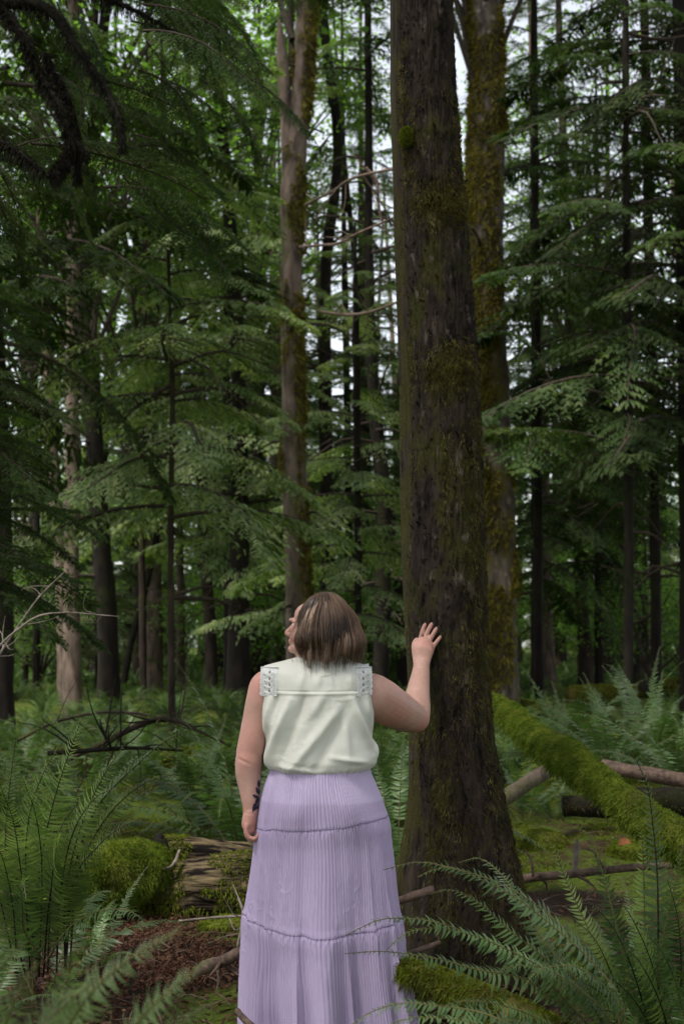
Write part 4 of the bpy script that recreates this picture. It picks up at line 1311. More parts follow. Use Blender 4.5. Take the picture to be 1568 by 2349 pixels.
# ================================================================== litter and moss on the floor
def scatter(n, ulo, uhi, ylo, yhi, seed):
    r = rng_(seed)
    y = ylo + (yhi - ylo) * r.random(n) ** 1.2
    u = ulo + (uhi - ulo) * r.random(n)
    x = (u - 784) / F_PX * y
    return x, y, r
x, y, r = scatter(150000, -120, 1690, 3.6, 13, 301)
f1 = fbm(np.stack([x * 1.3, y * 1.3, 0 * x], -1), 4, 302)
brown = .6 * np.exp(-((x + .95) / .5) ** 2 - ((y - 6.6) / .7) ** 2) + np.exp(-((x - .55) / .5) ** 2 - ((y - 5.0) / .4) ** 2)
k = f1 - .9 * brown - 1.2 * soil(x, y) > -.22
x, y = x[k], y[k]
n = len(x)
p = np.stack([x, y, hgt(x, y) - .003], -1)
d = np.stack([r.normal(size=n) * .6, r.normal(size=n) * .6, .7 + .5 * r.random(n)], -1)
mb = MB()
mb.add(*blades(p, d, .016 + .022 * r.random(n), .006 + .004 * r.random(n), .5, r))
link('moss_carpet', mb.mesh('moss_carpet', [M['moss']]), kind='stuff', label='bright moss carpeting the forest floor')
x, y, r = scatter(44000, -120, 1690, 3.4, 11, 303)
n = len(x)
br = np.exp(-((x + .95) / .6) ** 2 - ((y - 6.6) / 1.0) ** 2) + np.exp(-((x - .5) / .6) ** 2 - ((y - 4.9) / .5) ** 2)
k = (br > r.random(n) * .8) | (r.random(n) < .06)
x, y = x[k], y[k]
n = len(x)
p = np.stack([x, y, hgt(x, y) + .006 + .02 * r.random(n)], -1)
d = np.stack([r.normal(size=n), r.normal(size=n), .35 * r.normal(size=n)], -1)
mb = MB()
mb.add(*blades(p, d, .02 + .03 * r.random(n), .007 + .006 * r.random(n), .3, r))
link('leaf_litter', mb.mesh('leaf_litter', [M['litter']]), kind='stuff', label='dead brown leaves scattered on the forest floor')
# pile of rust-brown dead fern by the left fern
mb = MB()
rr_ = rng_(304)
for (u, v, n_, sx_, sy_) in ((340, 2150, 1700, .16, .22), (450, 2225, 2000, .12, .2), (290, 2110, 900, .2, .2), (400, 2110, 500, .14, .2), (1010, 2215, 1500, .15, .15)):
    g_ = G(u, v)
    px_, py_ = g_[0] + sx_ * rr_.normal(size=n_), g_[1] + sy_ * rr_.normal(size=n_)
    p_ = np.stack([px_, py_, hgt(px_, py_) + .045 * rr_.random(n_)], -1)
    mb.add(*blades(p_, rr_.normal(size=(n_, 3)) * np.array([1, 1, .5]), .018 + .03 * rr_.random(n_), .0045 + .004 * rr_.random(n_), 1.2, rr_))
link('dead_fern_litter', mb.mesh('dead_fern_litter', [M['litter']]), kind='stuff', label='rust brown dead fern heaped on the floor')
# dead twigs on the floor
x, y, r = scatter(900, -50, 1600, 4.4, 11, 305)
mb = MB()
for a, b2 in zip(x, y):
    z = h1(a, b2) + .012
    L = .08 + .22 * r.random()
    t = r.random() * 6.3
    e = (a + L * cos(t), b2 + L * sin(t))
    mb.add(*tube([(a, b2, z, .0018 + .002 * r.random()), ((a + e[0]) / 2 + .02 * r.normal(), (b2 + e[1]) / 2, z + .01 + .02 * r.random(), .0018), (*e, h1(*e) + .01, .0008)], 5, 6, cap=False)[:2])
link('twig_litter', mb.mesh('twig_litter', [M['stick']]), kind='stuff', label='small dead twigs littering the floor')
# moss hummock between log and skirt
for (u, v, rad, lab, sd) in [(525, 2135, .13, 'round moss cushion just left of the skirt below the log', 311), (560, 2030, .0, '', 0), (1460, 1960, .16, 'soft moss cushion by the orange leaf on the right', 313), (1230, 1935, .17, 'moss cushion beside the foot of the trunk on the right', 314), (1120, 2190, .10, 'small moss cushion under the long fronds', 315)]:
    if not rad:
        continue
    g = G(u, v)
    V, Q, T = tube([(g[0], g[1], g[2] - .06, rad * 1.05), (g[0], g[1], g[2] + rad * .15, rad), (g[0], g[1], g[2] + rad * .4, rad * .72), (g[0], g[1], g[2] + rad * .55, rad * .1)], 28, 14, disp=bark_disp(.03, sd, 6, 6))
    mb = MB()
    mb.add(V, Q, T)
    mb.add(*moss_on_tube(V, 14, 28, 6500, sd, .022, .005, up_bias=.6))
    link('moss_cushion', mb.mesh('moss_cushion', [M['moss']], origin=tuple(g)), None, tuple(g), label=lab, category='moss')
# fallen orange leaf on the right moss
g = G(1432, 1962)
V = np.array([(0, 0, 0), (.05, .01, .02), (.03, .05, .03), (0, .07, .02), (-.03, .05, .035), (-.05, .01, .025), (0, -.04, .01)]) * .8
mo = mat_plain('orange_leaf', (.20, .065, .03), (.28, .11, .045), 30)
link('fallen_leaf', mesh_np('fallen_leaf', V @ np.array(Matrix.Rotation(radians(55), 3, 'X')).T, None, [(0, 1, 2), (0, 2, 3), (0, 3, 4), (0, 4, 5), (0, 5, 6), (0, 6, 1)], [mo]), None, (g[0], g[1], g[2] + .05), label='single orange leaf lying on the moss at right', category='leaf')

# ================================================================== dark overhanging limbs, top left
def limb_tree():
    base = np.array([-3.6, 7.6, h1(-3.6, 7.6)])
    t = thing('overhanging_tree', 'near dark tree at the upper left whose moss-hung limbs cross the corner', 'tree', tuple(base))
    mb = MB()
    mb.add(*tube([(*(base - [0, 0, .3]), .30), (base[0], base[1], 1.5, .24), (base[0] + .05, base[1], 5, .2), (base[0], base[1], 14, .1)], 20, 60, disp=bark_disp(.03, 401)))
    link('trunk', mb.mesh('trunk', [M['bark_dark']], origin=base), t)
    fol = MB()
    mossm = MB()
    r = rng_(402)
    limbs = [
        [(-400, -20, 7.6, 60), (-100, 0, 7.5, 36), (20, 5, 7.4, 30), (100, 18, 7.4, 26), (180, 115, 7.3, 17), (240, 200, 7.3, 15), (278, 300, 7.2, 9), (283, 350, 7.2, 4)],
        [(0, 10, 7.4, 18), (50, 75, 7.3, 14), (95, 175, 7.3, 12), (135, 240, 7.2, 11), (165, 320, 7.2, 9), (205, 360, 7.2, 4)],
        [(-300, -100, 7.6, 50), (0, -60, 7.8, 26), (150, -30, 8.2, 14), (300, 20, 8.6, 9), (430, 90, 9, 5)],
        [(-250, 260, 7.6, 22), (-60, 300, 7.2, 10), (40, 345, 7.0, 6), (100, 395, 6.9, 3)],
        [(168, 320, 7.2, 7), (150, 360, 7.2, 6), (120, 400, 7.1, 3)],
        [(100, 120, 7.3, 8), (160, 240, 7.3, 7), (175, 330, 7.3, 8), (178, 420, 7.3, 3)],
    ]
    for k, l in enumerate(limbs):
        pr = [(*P(u, v, yy), px(wv, yy) * .46) for u, v, yy, wv in l]
        mb = MB()
        V, Q, T = tube(pr, 14, 80, disp=bark_disp(.01, 410 + k, 14, 14))
        mb.add(V, Q, T)
        link('limb', mb.mesh('limb', [M['black_limb']], origin=base), t)
        V2, Q2, T2 = moss_on_tube(V, 80, 14, 3600, 420 + k, .032, .003, up_bias=.9, hang=1.6)
        mossm.add(V2, Q2, T2)
    link('hanging_moss', mossm.mesh('hanging_moss', [M['black_limb']], origin=base), t, kind='stuff')
    # dark flat sprays hanging across the upper left
    spots = []
    for i in range(27):
        u = -60 + 640 * r.random()
        v = -120 + 560 * r.random() ** 1.1
        if u > 250 + (600 - v) * .55:
            continue
        spots.append((u, v, 7.6 + 3.0 * r.random()))
    for i in range(16):
        spots.append((300 + 300 * r.random(), -120 + 330 * r.random(), 9 + 2 * r.random()))
    for i in range(9):
        spots.append((280 + 130 * r.random(), 330 + 130 * r.random(), 9 + 1.5 * r.random()))
    for i in range(7):
        spots.append((-60 + 100 * r.random(), 330 + 200 * r.random(), 8 + 2 * r.random()))
    for i, (u, v, yy) in enumerate(spots):
        p = P(u - 70, v - 25, yy)
        addb(fol, BOUGH_NEAR[i % 3], yaw=r.normal() * .5 + (.5 if i % 3 else -.4), pitch=radians(14 + 16 * r.normal()), roll=.5 * r.normal(), sc=.55 + .45 * r.random(), loc=p)
    link('sprays', fol.mesh('sprays', [M['needle_dark'], M['twig']], origin=base), t)
    c = link('crown', CROWN['con_high'], t)
limb_tree()

def near_sapling():
    base = np.array([-2.75, 9.2, h1(-2.75, 9.2)])
    t = thing('young_cedar', 'young cedar at the left edge with drooping feathery sprays', 'sapling', tuple(base))
    mb = MB()
    mb.add(*tube([(*(base - [0, 0, .2]), .06), (base[0], base[1], 2.2, .045), (base[0] + .05, base[1], 5, .015)], 10, 30, disp=bark_disp(.006, 431)))
    link('trunk', mb.mesh('trunk', [M['bark_brown']], origin=base), t)
    r = rng_(433)
    fol = MB()
    for i in range(54):
        z = 1.75 + 2.4 * r.random()
        a = r.normal() * .75 if i % 3 else r.random() * 6.3
        addb(fol, BOUGH_NEAR[i % 3], yaw=a, pitch=radians(-4 + 12 * r.normal()), roll=.3 * r.normal(), sc=(.55 + .55 * r.random()) * (1.25 - .22 * (z - 1.75)), loc=(base[0] + .05, base[1], z))
    link('sprays', fol.mesh('sprays', [M['needle'], M['twig']], origin=base), t)
near_sapling()

# mid-distance drooping boughs: hemlocks that reach into the view
tree('hemlock_tree', 'pale feathery hemlock spreading its boughs left of the forked tree', [(395, 1700, 12), (392, 1200, 10), (396, 900, 8), (390, 700, 6)], 21, M['bark_brown'], 'hem_low', 17, limbs=10, seed=33, cs=.72, crz=.4)
tree('hemlock_tree', 'slim hemlock with low boughs right of the winding trunk', [(822, 1660, 15), (820, 1200, 14), (815, 700, 12)], 25, M['bark_dark'], 'sap_pale', 9, limbs=8, seed=34, cs=1.0)
tree('hemlock_tree', 'hemlock behind the two mossy trunks with grey green boughs', [(1235, 1660, 20), (1232, 1000, 18), (1228, 500, 15)], 27, M['bark_dark'], 'con_low', 22, limbs=10, seed=35, cs=.9)
tree('hemlock_tree', 'hemlock with long level boughs in the right half of the view', [(1440, 1680, 20), (1440, 1000, 18), (1436, 500, 15)], 23, M['bark_dark'], 'con_low', 20, limbs=18, seed=36, cs=.95, crz=2.0)
tree('maple_tree', 'bright green maple high behind the dark limbs on the left', [(330, 1600, 14), (325, 1000, 13), (335, 400, 10)], 36, M['bark_brown'], 'map_high', 14, cz=-1.0, limbs=0, seed=37)
tree('maple_tree', 'bright maple whose leaves glow just left of the forked tree', [(580, 1600, 12), (585, 1000, 11), (575, 400, 9)], 40, M['bark_brown'], 'map_high', 14, cz=1, limbs=0, seed=38)
tree('maple_tree', 'bright maple beyond the leaning trunks at the left edge', [(60, 1600, 12), (55, 1000, 11), (65, 400, 9)], 43, M['bark_brown'], 'map_high', 14, cz=-2, limbs=0, seed=39)
tree('maple_tree', 'bright maple showing through the dark boughs on the right', [(1330, 1600, 12), (1335, 1000, 11), (1325, 400, 9)], 45, M['bark_brown'], 'map_high', 14, cz=1, limbs=0, seed=40)

tree('hemlock_tree', 'dark dense hemlock closing the view right of the golden moss trunk', [(1225, 1620, 18), (1225, 1000, 15), (1222, 600, 12)], 34, M['bark_dark'], 'con_dark', 17, cz=-1.2, limbs=8, seed=41, cs=.8)
tree('hemlock_tree', 'dark hemlock between the flared trunk and the slim dark one', [(1372, 1605, 18), (1370, 1000, 15), (1368, 600, 12)], 37, M['bark_dark'], 'con_dark', 17, cz=-.6, limbs=8, seed=42, cs=.8)
tree('hemlock_tree', 'hemlock filling the gap between the winding trunk and the main trunk', [(845, 1590, 14), (843, 1000, 12), (842, 600, 10)], 42, M['bark_dark'], 'con_low', 15, cz=-.8, limbs=6, seed=43, cs=.72)

# ================================================================== the person
WY = 5.0
def W(u, v, y=WY):
    return P(u, v, y)

def chain(mb, pts, nseg=20, nrow=None, sy=1.0):
    """closed tube with rounded ends through (u, v, y, r px)"""
    q = []
    for u, v, yy, rp in pts:
        q.append([*P(u, v, yy), px(rp, yy)])
    q = np.array(q)
    n = nrow or (len(q) * 10)
    c = resample(q, n)
    a, b = c[0], c[-1]
    da, db = nrm(c[0, :3] - c[1, :3]), nrm(c[-1, :3] - c[-2, :3])
    capA = [np.r_[a[:3] + da * a[3] * sin(t), a[3] * cos(t)] for t in (1.45, 1.1, .7, .35)]
    capB = [np.r_[b[:3] + db * b[3] * sin(t), b[3] * cos(t)] for t in (.35, .7, 1.1, 1.45)]
    c = np.vstack([capA, c, capB])
    C, R = c[:, :3], c[:, 3]
    T = nrm(np.gradient(C, axis=0))
    A = nrm(np.cross(T, np.array([.3, .2, .93]) if abs(T[len(T) // 2, 2]) < .7 else np.array([.1, 1, .1])))
    B = np.cross(T, A)
    th = np.linspace(0, 2 * pi, nseg, endpoint=False)
    V = C[:, None] + R[:, None, None] * (A[:, None] * np.cos(th)[None, :, None] + sy * B[:, None] * np.sin(th)[None, :, None])
    Q = grid_faces(len(c), nseg, True)
    V = V.reshape(-1, 3)
    n0 = len(V)
    V = np.vstack([V, C[0] + da * R[0] * .2, C[-1] + db * R[-1] * .2])
    i = np.arange(nseg)
    j = (i + 1) % nseg
    Tr = np.vstack([np.stack([j, i, np.full(nseg, n0)], -1), np.stack([i + (len(c) - 1) * nseg, j + (len(c) - 1) * nseg, np.full(nseg, n0 + 1)], -1)])
    mb.add(V, Q, Tr)

def ellipsoid(mb, c, rad, R=None, nu=20, nv=14):
    th = np.linspace(0, 2 * pi, nu, endpoint=False)
    ph = np.linspace(-pi / 2 + .08, pi / 2 - .08, nv)
    V = np.stack([np.cos(ph)[:, None] * np.cos(th), np.cos(ph)[:, None] * np.sin(th), np.sin(ph)[:, None] + 0 * th], -1).reshape(-1, 3)
    n0 = len(V)
    V = np.vstack([V, [0, 0, -1], [0, 0, 1]]) * np.asarray(rad)
    if R is not None:
        V = V @ R.T
    V = V + np.asarray(c)
    i = np.arange(nu)
    j = (i + 1) % nu
    Tr = np.vstack([np.stack([j, i, np.full(nu, n0)], -1), np.stack([i + (nv - 1) * nu, j + (nv - 1) * nu, np.full(nu, n0 + 1)], -1)])
    mb.add(V, grid_faces(nv, nu, True), Tr)

def evaluated(o, name):
    dg = bpy.context.evaluated_depsgraph_get()
    me = bpy.data.meshes.new_from_object(o.evaluated_get(dg), depsgraph=dg)
    me.name = name
    return me

# skin
t = NT('skin')
co = t.coord()
at = t.n('ShaderNodeAttribute', attribute_name='ink')
rd = t.n('ShaderNodeAttribute', attribute_name='flush')
f = t.noise(co, 18, 4, .6)
base = t.ramp(f, [(.3, (.43, .25, .195)), (.7, (.52, .32, .255))])
fine = t.noise(co, 240, 2, .6)
base = t.mix(t.ramp(fine, [(.56, 0.0), (.72, .40)]), base, (.36, .17, .13))
base = t.mix(t.ramp(t.noise(co, 55, 4, .7), [(.45, 0.0), (.70, .45)]), base, (.42, .20, .16))
base = t.mix(t.math('MULTIPLY', rd.outputs['Fac'], .75), base, (.56, .235, .19))
base = t.mix(at.outputs['Fac'], base, (.012, .013, .03))
M['skin'] = t.done(t.principled(base, .52, .35, t.bump(fine, .08, .001), sss=.12))
t = NT('nail')
M['nail'] = t.done(t.principled((.50, .26, .22), .3, .5))

HA = radians(24)                        # face turned left and a little away
FD = np.array([-cos(HA), sin(HA), 0])   # facing
SD = np.array([-FD[1], FD[0], 0])       # to the left ear side of the head ... towards -FD x up
UP = np.array([0, 0, 1.0])
HC = P(727, 1434, 5.0)                  # skull centre
RH = np.stack([FD, SD, UP], 1)
def hp(f, s, u):
    return HC + FD * f + SD * s + UP * u

def person():
    base = np.array([P(735, 1600, WY)[0], WY, h1(P(735, 1600, WY)[0], WY)])
    root = thing('person', 'woman seen from behind in a white lace-sleeved blouse and long lilac skirt, palm on the trunk', 'person', tuple(base))
    root['label'] = 'woman in a white lace-sleeved blouse and long lilac skirt with her palm on the trunk'
    mb = MB()
    cx = base[0]
    # torso, hips, legs (below the clothes)
    def body_rings(rows):
        th = np.linspace(0, 2 * pi, 36, endpoint=False)
        V = []
        for x, yy, z, rx, ry in rows:
            V.append(np.stack([x + rx * np.cos(th), yy + ry * np.sin(th), z + 0 * th], -1))
        V = np.array(V).reshape(-1, 3)
        n0 = len(V)
        m = len(rows)
        V = np.vstack([V, [[rows[0][0], rows[0][1], rows[0][2]]], [[rows[-1][0], rows[-1][1], rows[-1][2]]]])
        i = np.arange(36)
        j = (i + 1) % 36
        Tr = np.vstack([np.stack([j, i, np.full(36, n0)], -1), np.stack([i + (m - 1) * 36, j + (m - 1) * 36, np.full(36, n0 + 1)], -1)])
        mb.add(V, grid_faces(m, 36, True), Tr)
    xs_ = lambda u, v: P(u, v, WY)
    rows = []
    for u, v, rx, ry in [(737, 1930, .19, .13), (737, 1860, .20, .14), (734, 1780, .165, .12), (732, 1700, .175, .12), (730, 1620, .18, .11), (728, 1570, .17, .095), (732, 1545, .14, .075), (738, 1528, .085, .058)]:
        p = xs_(u, v)
        rows.append((p[0], WY + .02, p[2], rx, ry))
    body_rings(rows)
    for sx in (-1, 1):
        z0 = xs_(737, 1900)[2]
        lx = cx + sx * .09
        q = [(lx, WY, z0, .085), (lx, WY, .50, .062), (lx, WY, .44, .06), (lx, WY + .01, .30, .058), (lx, WY + .01, .11, .038), (lx, WY, .075, .035)]
        mb.add(*tube(q, 20, 40))
        q = [(lx, WY - .07, .045, .03), (lx, WY, .05, .04), (lx + sx * .01, WY + .08, .045, .038), (lx + sx * .015, WY + .15, .035, .022)]
        mb.add(*tube(q, 16, 20))
    # neck and head
    nk = [(*hp(-.035, 0, -.16), .062), (*hp(-.025, 0, -.11), .055), (*hp(-.02, 0, -.05), .056)]
    mb.add(*tube(nk, 20, 12))
    ellipsoid(mb, hp(-.022, 0, .010), (.092, .074, .088), RH)      # cranium
    ellipsoid(mb, hp(.030, 0, -.030), (.068, .062, .080), RH)      # face
    ellipsoid(mb, hp(.052, 0, -.080), (.048, .046, .028), RH)      # jaw
    ellipsoid(mb, hp(.030, 0, -.105), (.050, .044, .028), RH)      # under the chin
    ellipsoid(mb, hp(.094, 0, -.084), (.018, .020, .015), RH)      # chin
    for s in (-1, 1):
        ellipsoid(mb, hp(.062, s * .032, -.038), (.030, .024, .026), RH)   # cheek
        ellipsoid(mb, hp(.084, s * .024, .018), (.012, .020, .008), RH)    # brow
        ellipsoid(mb, hp(-.01, s * .072, -.02), (.014, .008, .028), RH)    # ear
    ellipsoid(mb, hp(.026, 0, .034), (.056, .060, .046), RH)
    for s in (-1, 1):
        ellipsoid(mb, hp(.070, s * .029, .0125), (.012, .017, .0065), RH, 14, 10)
        ellipsoid(mb, hp(.075, s * .029, -.0095), (.012, .018, .006), RH, 14, 10)
    mb.add(*tube([(*hp(.086, 0, .012), .006), (*hp(.101, 0, -.010), .0075), (*hp(.117, 0, -.027), .0090), (*hp(.104, 0, -.036), .008)], 12, 14))
    for s in (-1, 1):
        ellipsoid(mb, hp(.099, s * .009, -.033), (.009, .006, .006), RH, 10, 8)
    ellipsoid(mb, hp(.099, 0, -.053), (.011, .021, .0055), RH, 12, 8)
    ellipsoid(mb, hp(.098, 0, -.062), (.010, .018, .0065), RH, 12, 8)
    ellipsoid(mb, hp(.086, 0, -.052), (.016, .028, .024), RH, 12, 8)
    # left arm, hanging
    chain(mb, [(628, 1562, 5.02, 30), (608, 1572, 5.01, 33), (598, 1600, 5.0, 32), (588, 1650, 5.0, 31.5), (579, 1700, 4.99, 32), (573, 1728, 4.99, 31.5)], 24)
    chain(mb, [(573, 1722, 4.985, 28), (571, 1745, 4.985, 31), (570, 1770, 4.985, 30), (572, 1800, 4.98, 26), (574, 1832, 4.97, 21), (575, 1858, 4.965, 17.5), (575, 1868, 4.965, 17)], 24)
    chain(mb, [(575, 1866, 4.965, 16.5), (573, 1880, 4.965, 17.5), (572, 1893, 4.965, 17), (574, 1900, 4.965, 15)], 20, sy=1.25)
    for k, (dy, dv, rp) in enumerate([(-.030, 0, 5.6), (-.010, 3, 6.0), (.012, 3, 6.2), (.032, 1, 6.0)]):
        yy = 4.965 + dy
        chain(mb, [(566, 1893 + dv, yy, rp), (565, 1908 + dv, yy, rp), (572, 1921 + dv, yy, rp * .95), (584, 1924 + dv, yy, rp * .92), (593, 1915 + dv, yy, rp * .88)], 12)
    chain(mb, [(583, 1878, 5.0, 7), (592, 1895, 5.0, 6.5), (594, 1908, 4.99, 5.8)], 12)
    # right arm, raised to the tree
    chain(mb, [(815, 1590, 5.02, 38), (842, 1592, 5.03, 48), (868, 1604, 5.08, 50), (893, 1619, 5.16, 47), (918, 1633, 5.25, 43), (940, 1643, 5.34, 37), (952, 1647, 5.38, 33)], 28)
    chain(mb, [(952, 1650, 5.38, 31), (955, 1630, 5.41, 31.5), (956, 1605, 5.45, 29.5), (960, 1575, 5.49, 25), (964, 1548, 5.525, 21), (966, 1528, 5.545, 18.5)], 24)
    def ts(u, v):       # surface of the trunk at (u, v)
        cu = np.interp(v, [1165, 1465, 1640], [1025, 1030, 1042])
        wv = np.interp(v, [1165, 1465, 1640], [77, 84, 81])
        k = min(abs(u - cu) / wv, .93)
        return 5.75 - px(wv, 5.75) * math.sqrt(1 - k * k) - .012
    chain(mb, [(966, 1530, 5.545, 18.5), (967, 1512, 5.565, 21), (968, 1500, 5.575, 24), (969, 1488, 5.582, 25), (971, 1480, 5.588, 21)], 24, sy=.62)
    chain(mb, [(957, 1505, 5.59, 11), (953, 1490, 5.60, 9.5), (951, 1478, 5.60, 7.8), (954, 1469, 5.60, 6)], 14)
    fingers = [[(961, 1482), (964, 1466), (968, 1450), (973.4, 1435)], [(971.5, 1483), (975.5, 1466), (980, 1450), (988, 1434)],
               [(981, 1486), (985, 1470), (991, 1458), (999, 1444)], [(988.5, 1496), (994.5, 1482), (1001, 1472), (1008, 1463)]]
    rad = [5.7, 5.9, 5.6, 4.9]
    tips = []
    for k, fg in enumerate(fingers):
        pts = []
        for j, (u, v) in enumerate(fg):
            yy = ts(u, v) - (.006, .011, .008, .002)[j]
            yy = min(yy, 5.60) if j == 0 else yy
            pts.append((u, v, yy, rad[k] * (1.12, 1.0, .95, .85)[j]))
        # knuckle swellings
        chain(mb, pts, 14, 40)
        tips.append(pts[-1])
        ellipsoid(mb, P(fg[0][0], fg[0][1] + 1, ts(*fg[0]) - .013), (.011, .008, .010), None, 12, 8)
    tmp = link('tmp_body', mb.mesh('tmp_body', [M['skin']]))
    md = tmp.modifiers.new('r', 'REMESH')
    md.mode = 'VOXEL'
    md.voxel_size = .0034
    md.use_smooth_shade = True
    sm = tmp.modifiers.new('s', 'SMOOTH')
    sm.factor = .5
    sm.iterations = 4
    me = evaluated(tmp, 'body')
    bpy.data.objects.remove(tmp)
    n = len(me.vertices)
    V = np.empty(n * 3, np.float32)
    me.vertices.foreach_get('co', V)
    V = V.reshape(-1, 3).astype(float)
    # screen-free marks: tattoo leaves on the inner left forearm, flush on cheek, elbow and knuckles
    ink = np.zeros(n)
    for u, v, a, l, wd in [(586, 1829, 2.6, .014, .006), (590, 1816, 1.9, .015, .006), (584, 1849, 1.0, .015, .006), (589, 1838, 1.3, .016, .006), (591, 1852, .9, .014, .005), (592, 1800, 1.6, .015, .005), (582, 1857, 1.1, .012, .005)]:
        c = P(u, v, 4.93)
        d = V - c
        du = d[:, 0] * cos(a) + d[:, 2] * sin(a)
        dv = -d[:, 0] * sin(a) + d[:, 2] * cos(a)
        k = (np.abs(du) < l) & (np.abs(dv) < wd * (1 - (du / l) ** 2)) & (np.abs(d[:, 1]) < .07)
        ink[k] = 1
    fl = np.zeros(n)
    for c, s in [(hp(.075, .035, -.03), .028), (hp(.075, -.035, -.03), .028), (hp(.11, 0, -.028), .012), (P(968, 1665, 5.33), .045), (P(560, 1725, 4.92), .045), (P(565, 1690, 4.9), .06), (P(600, 1560, 4.95), .05), (P(575, 1900, 4.95), .06), (P(965, 1478, 5.58), .02), (P(985, 1485, 5.58), .02), (P(900, 1640, 5.1), .07)]:
        fl = np.maximum(fl, np.exp(-((V - c) ** 2).sum(1) / (2 * s * s)) * .8)
    for k, fg in enumerate(fingers):
        for j in (1, 2, 3):
            c = P(*fg[j], ts(*fg[j]))
            fl = np.maximum(fl, np.exp(-((V - c) ** 2).sum(1) / (2 * .007 ** 2)) * .9)
    # folds of skin at the elbow and the wrists
    def crease(V, a, b2, w_, dep):
        ab = b2[[0, 2]] - a[[0, 2]]
        q_ = V[:, [0, 2]] - a[[0, 2]]
        t_ = np.clip((q_ @ ab) / (ab @ ab), 0, 1)
        dist = np.linalg.norm(q_ - t_[:, None] * ab, axis=1)
        m_ = (V[:, 1] < a[1] + .005) & (np.abs(V[:, 1] - a[1]) < .09)
        V[:, 1] += m_ * dep * (np.exp(-(dist / w_) ** 2) - .35 * np.exp(-((dist - 2.2 * w_) / w_) ** 2)) * np.sin(pi * (.1 + .85 * t_))
        return V
    V = crease(V, P(541, 1735, 4.985), P(578, 1752, 4.985), .0045, .0030)
    V = crease(V, P(556, 1862, 4.965), P(594, 1866, 4.965), .0030, .0014)
    V = crease(V, P(948, 1529, 5.545), P(986, 1526, 5.545), .0030, .0013)
    V = crease(V, P(925, 1612, 5.40), P(962, 1662, 5.40), .0060, .0025)
    me.vertices.foreach_set('co', V.astype(np.float32).ravel())
    me.update()
    me.attributes.new('ink', 'FLOAT', 'POINT').data.foreach_set('value', ink.astype(np.float32))
    me.attributes.new('flush', 'FLOAT', 'POINT').data.foreach_set('value', fl.astype(np.float32))
    me.transform(Matrix.Translation(Vector(-base)))
    me.materials.clear()
    me.materials.append(M['skin'])
    body = link('body', me, root)
    # nails
    for (u, v, yy, rp) in tips + [(954, 1469, 5.60, 5.5)]:
        mb = MB()
        c = P(u + 1, v - 2, yy) + np.array([0, -px(rp, yy) * .72, 0])
        ellipsoid(mb, c, (px(rp, yy) * .62, .0022, px(rp, yy) * .85), None, 10, 8)
        link('fingernail', mb.mesh('fingernail', [M['nail']], origin=base), body)
    # eyes
    wht = mat_plain('eye_white', (.7, .68, .65), (.75, .72, .7), 5, .3, .5)
    iris = mat_plain('eye_iris', (.02, .03, .03), (.03, .04, .05), 5, .2, .5)
    lash = mat_plain('eye_lash', (.012, .008, .006), (.02, .015, .01), 5, .6)
    for s in (-1, 1):
        mb = MB()
        ellipsoid(mb, hp(.070, s * .028, .002), (.0120, .0120, .0120), RH, 16, 12)
        V0 = mb.n
        e = link('eye', mb.mesh('eye', [wht], origin=base), root)
        mb = MB()
        ellipsoid(mb, hp(.0798, s * .028, .002), (.003, .0055, .0055), RH, 12, 8)
        link('iris', mb.mesh('iris', [iris], origin=base), e)
        mb = MB()
        mb.add(*tube([(*hp(.083, s * .016, .005), .0008), (*hp(.091, s * .028, .006), .0013), (*hp(.081, s * .043, .004), .0008)], 6, 8))
        link('eyelash', mb.mesh('eyelash', [lash], origin=base), e)

    # ---------------- skirt
    rowsS = [  # v, left u, right u, depth
        (1752, 622, 846, .150), (1775, 616, 851, .160), (1800, 606, 862, .172), (1830, 598, 875, .182), (1870, 590, 887, .188), (1900, 587, 893, .190), (1980, 583, 901, .195),
        (2060, 577, 909, .20), (2105, 573, 915, .205), (2160, 573, 920, .215), (2220, 571, 927, .225), (2300, 568, 938, .24), (2360, 566, 948, .25), (2420, 563, 956, .26)]
    q = np.array([[P(0, v, WY)[2], P(a, v, WY)[0], P(b, v, WY)[0], d] for v, a, b, d in rowsS])
    q = q[np.argsort(q[:, 0])]
    zt, zb = q[-1, 0], h1(cx, WY) + .012
    NR, NC = 310, 1400
    z = np.linspace(zt, zb, NR)
    xl, xr, dp = (np.interp(z, q[:, 0], q[:, k]) for k in (1, 2, 3))
    th = np.linspace(0, 2 * pi, NC, endpoint=False)
    S1 = [P(0, 1893, WY)[2], P(0, 1868, WY)[2]]      # seam heights left / right on the back
    S2 = [P(0, 2100, WY)[2], P(0, 2098, WY)[2]]
    TH, ZZ = np.meshgrid(th, z)
    cxr, hw = (xl + xr) / 2, (xr - xl) / 2
    e = 2 / 2.3
    cs, sn = np.cos(TH), np.sin(TH)
    ux, uy = np.sign(cs) * np.abs(cs) ** e, np.sign(sn) * np.abs(sn) ** e
    side_f = (ux + 1) / 2
    s1 = S1[0] * (1 - side_f) + S1[1] * side_f - .012 * np.sin(side_f * pi) + .004 * vnoise(np.stack([TH * 4, 0 * TH, 0 * TH], -1), 3)
    s2 = S2[0] * (1 - side_f) + S2[1] * side_f - .030 * np.sin(side_f * pi) ** .7 + .008 * vnoise(np.stack([TH * 6, 0 * TH, 0 * TH], -1), 4)
    warp = .015 * vnoise(np.stack([TH * 3, ZZ * 4, 0 * TH], -1), 12) + .006 * vnoise(np.stack([TH * 14, ZZ * 9, 0 * TH], -1), 13)
    def pleat(n, ph=0):
        a = (TH + warp) * n + ph + 1.2 * vnoise(np.stack([TH * n / 9, 0 * TH + ph, 0 * TH], -1), 14)
        return np.abs(np.sin(a / 2)) ** .7 - .6
    t1 = ZZ > s1
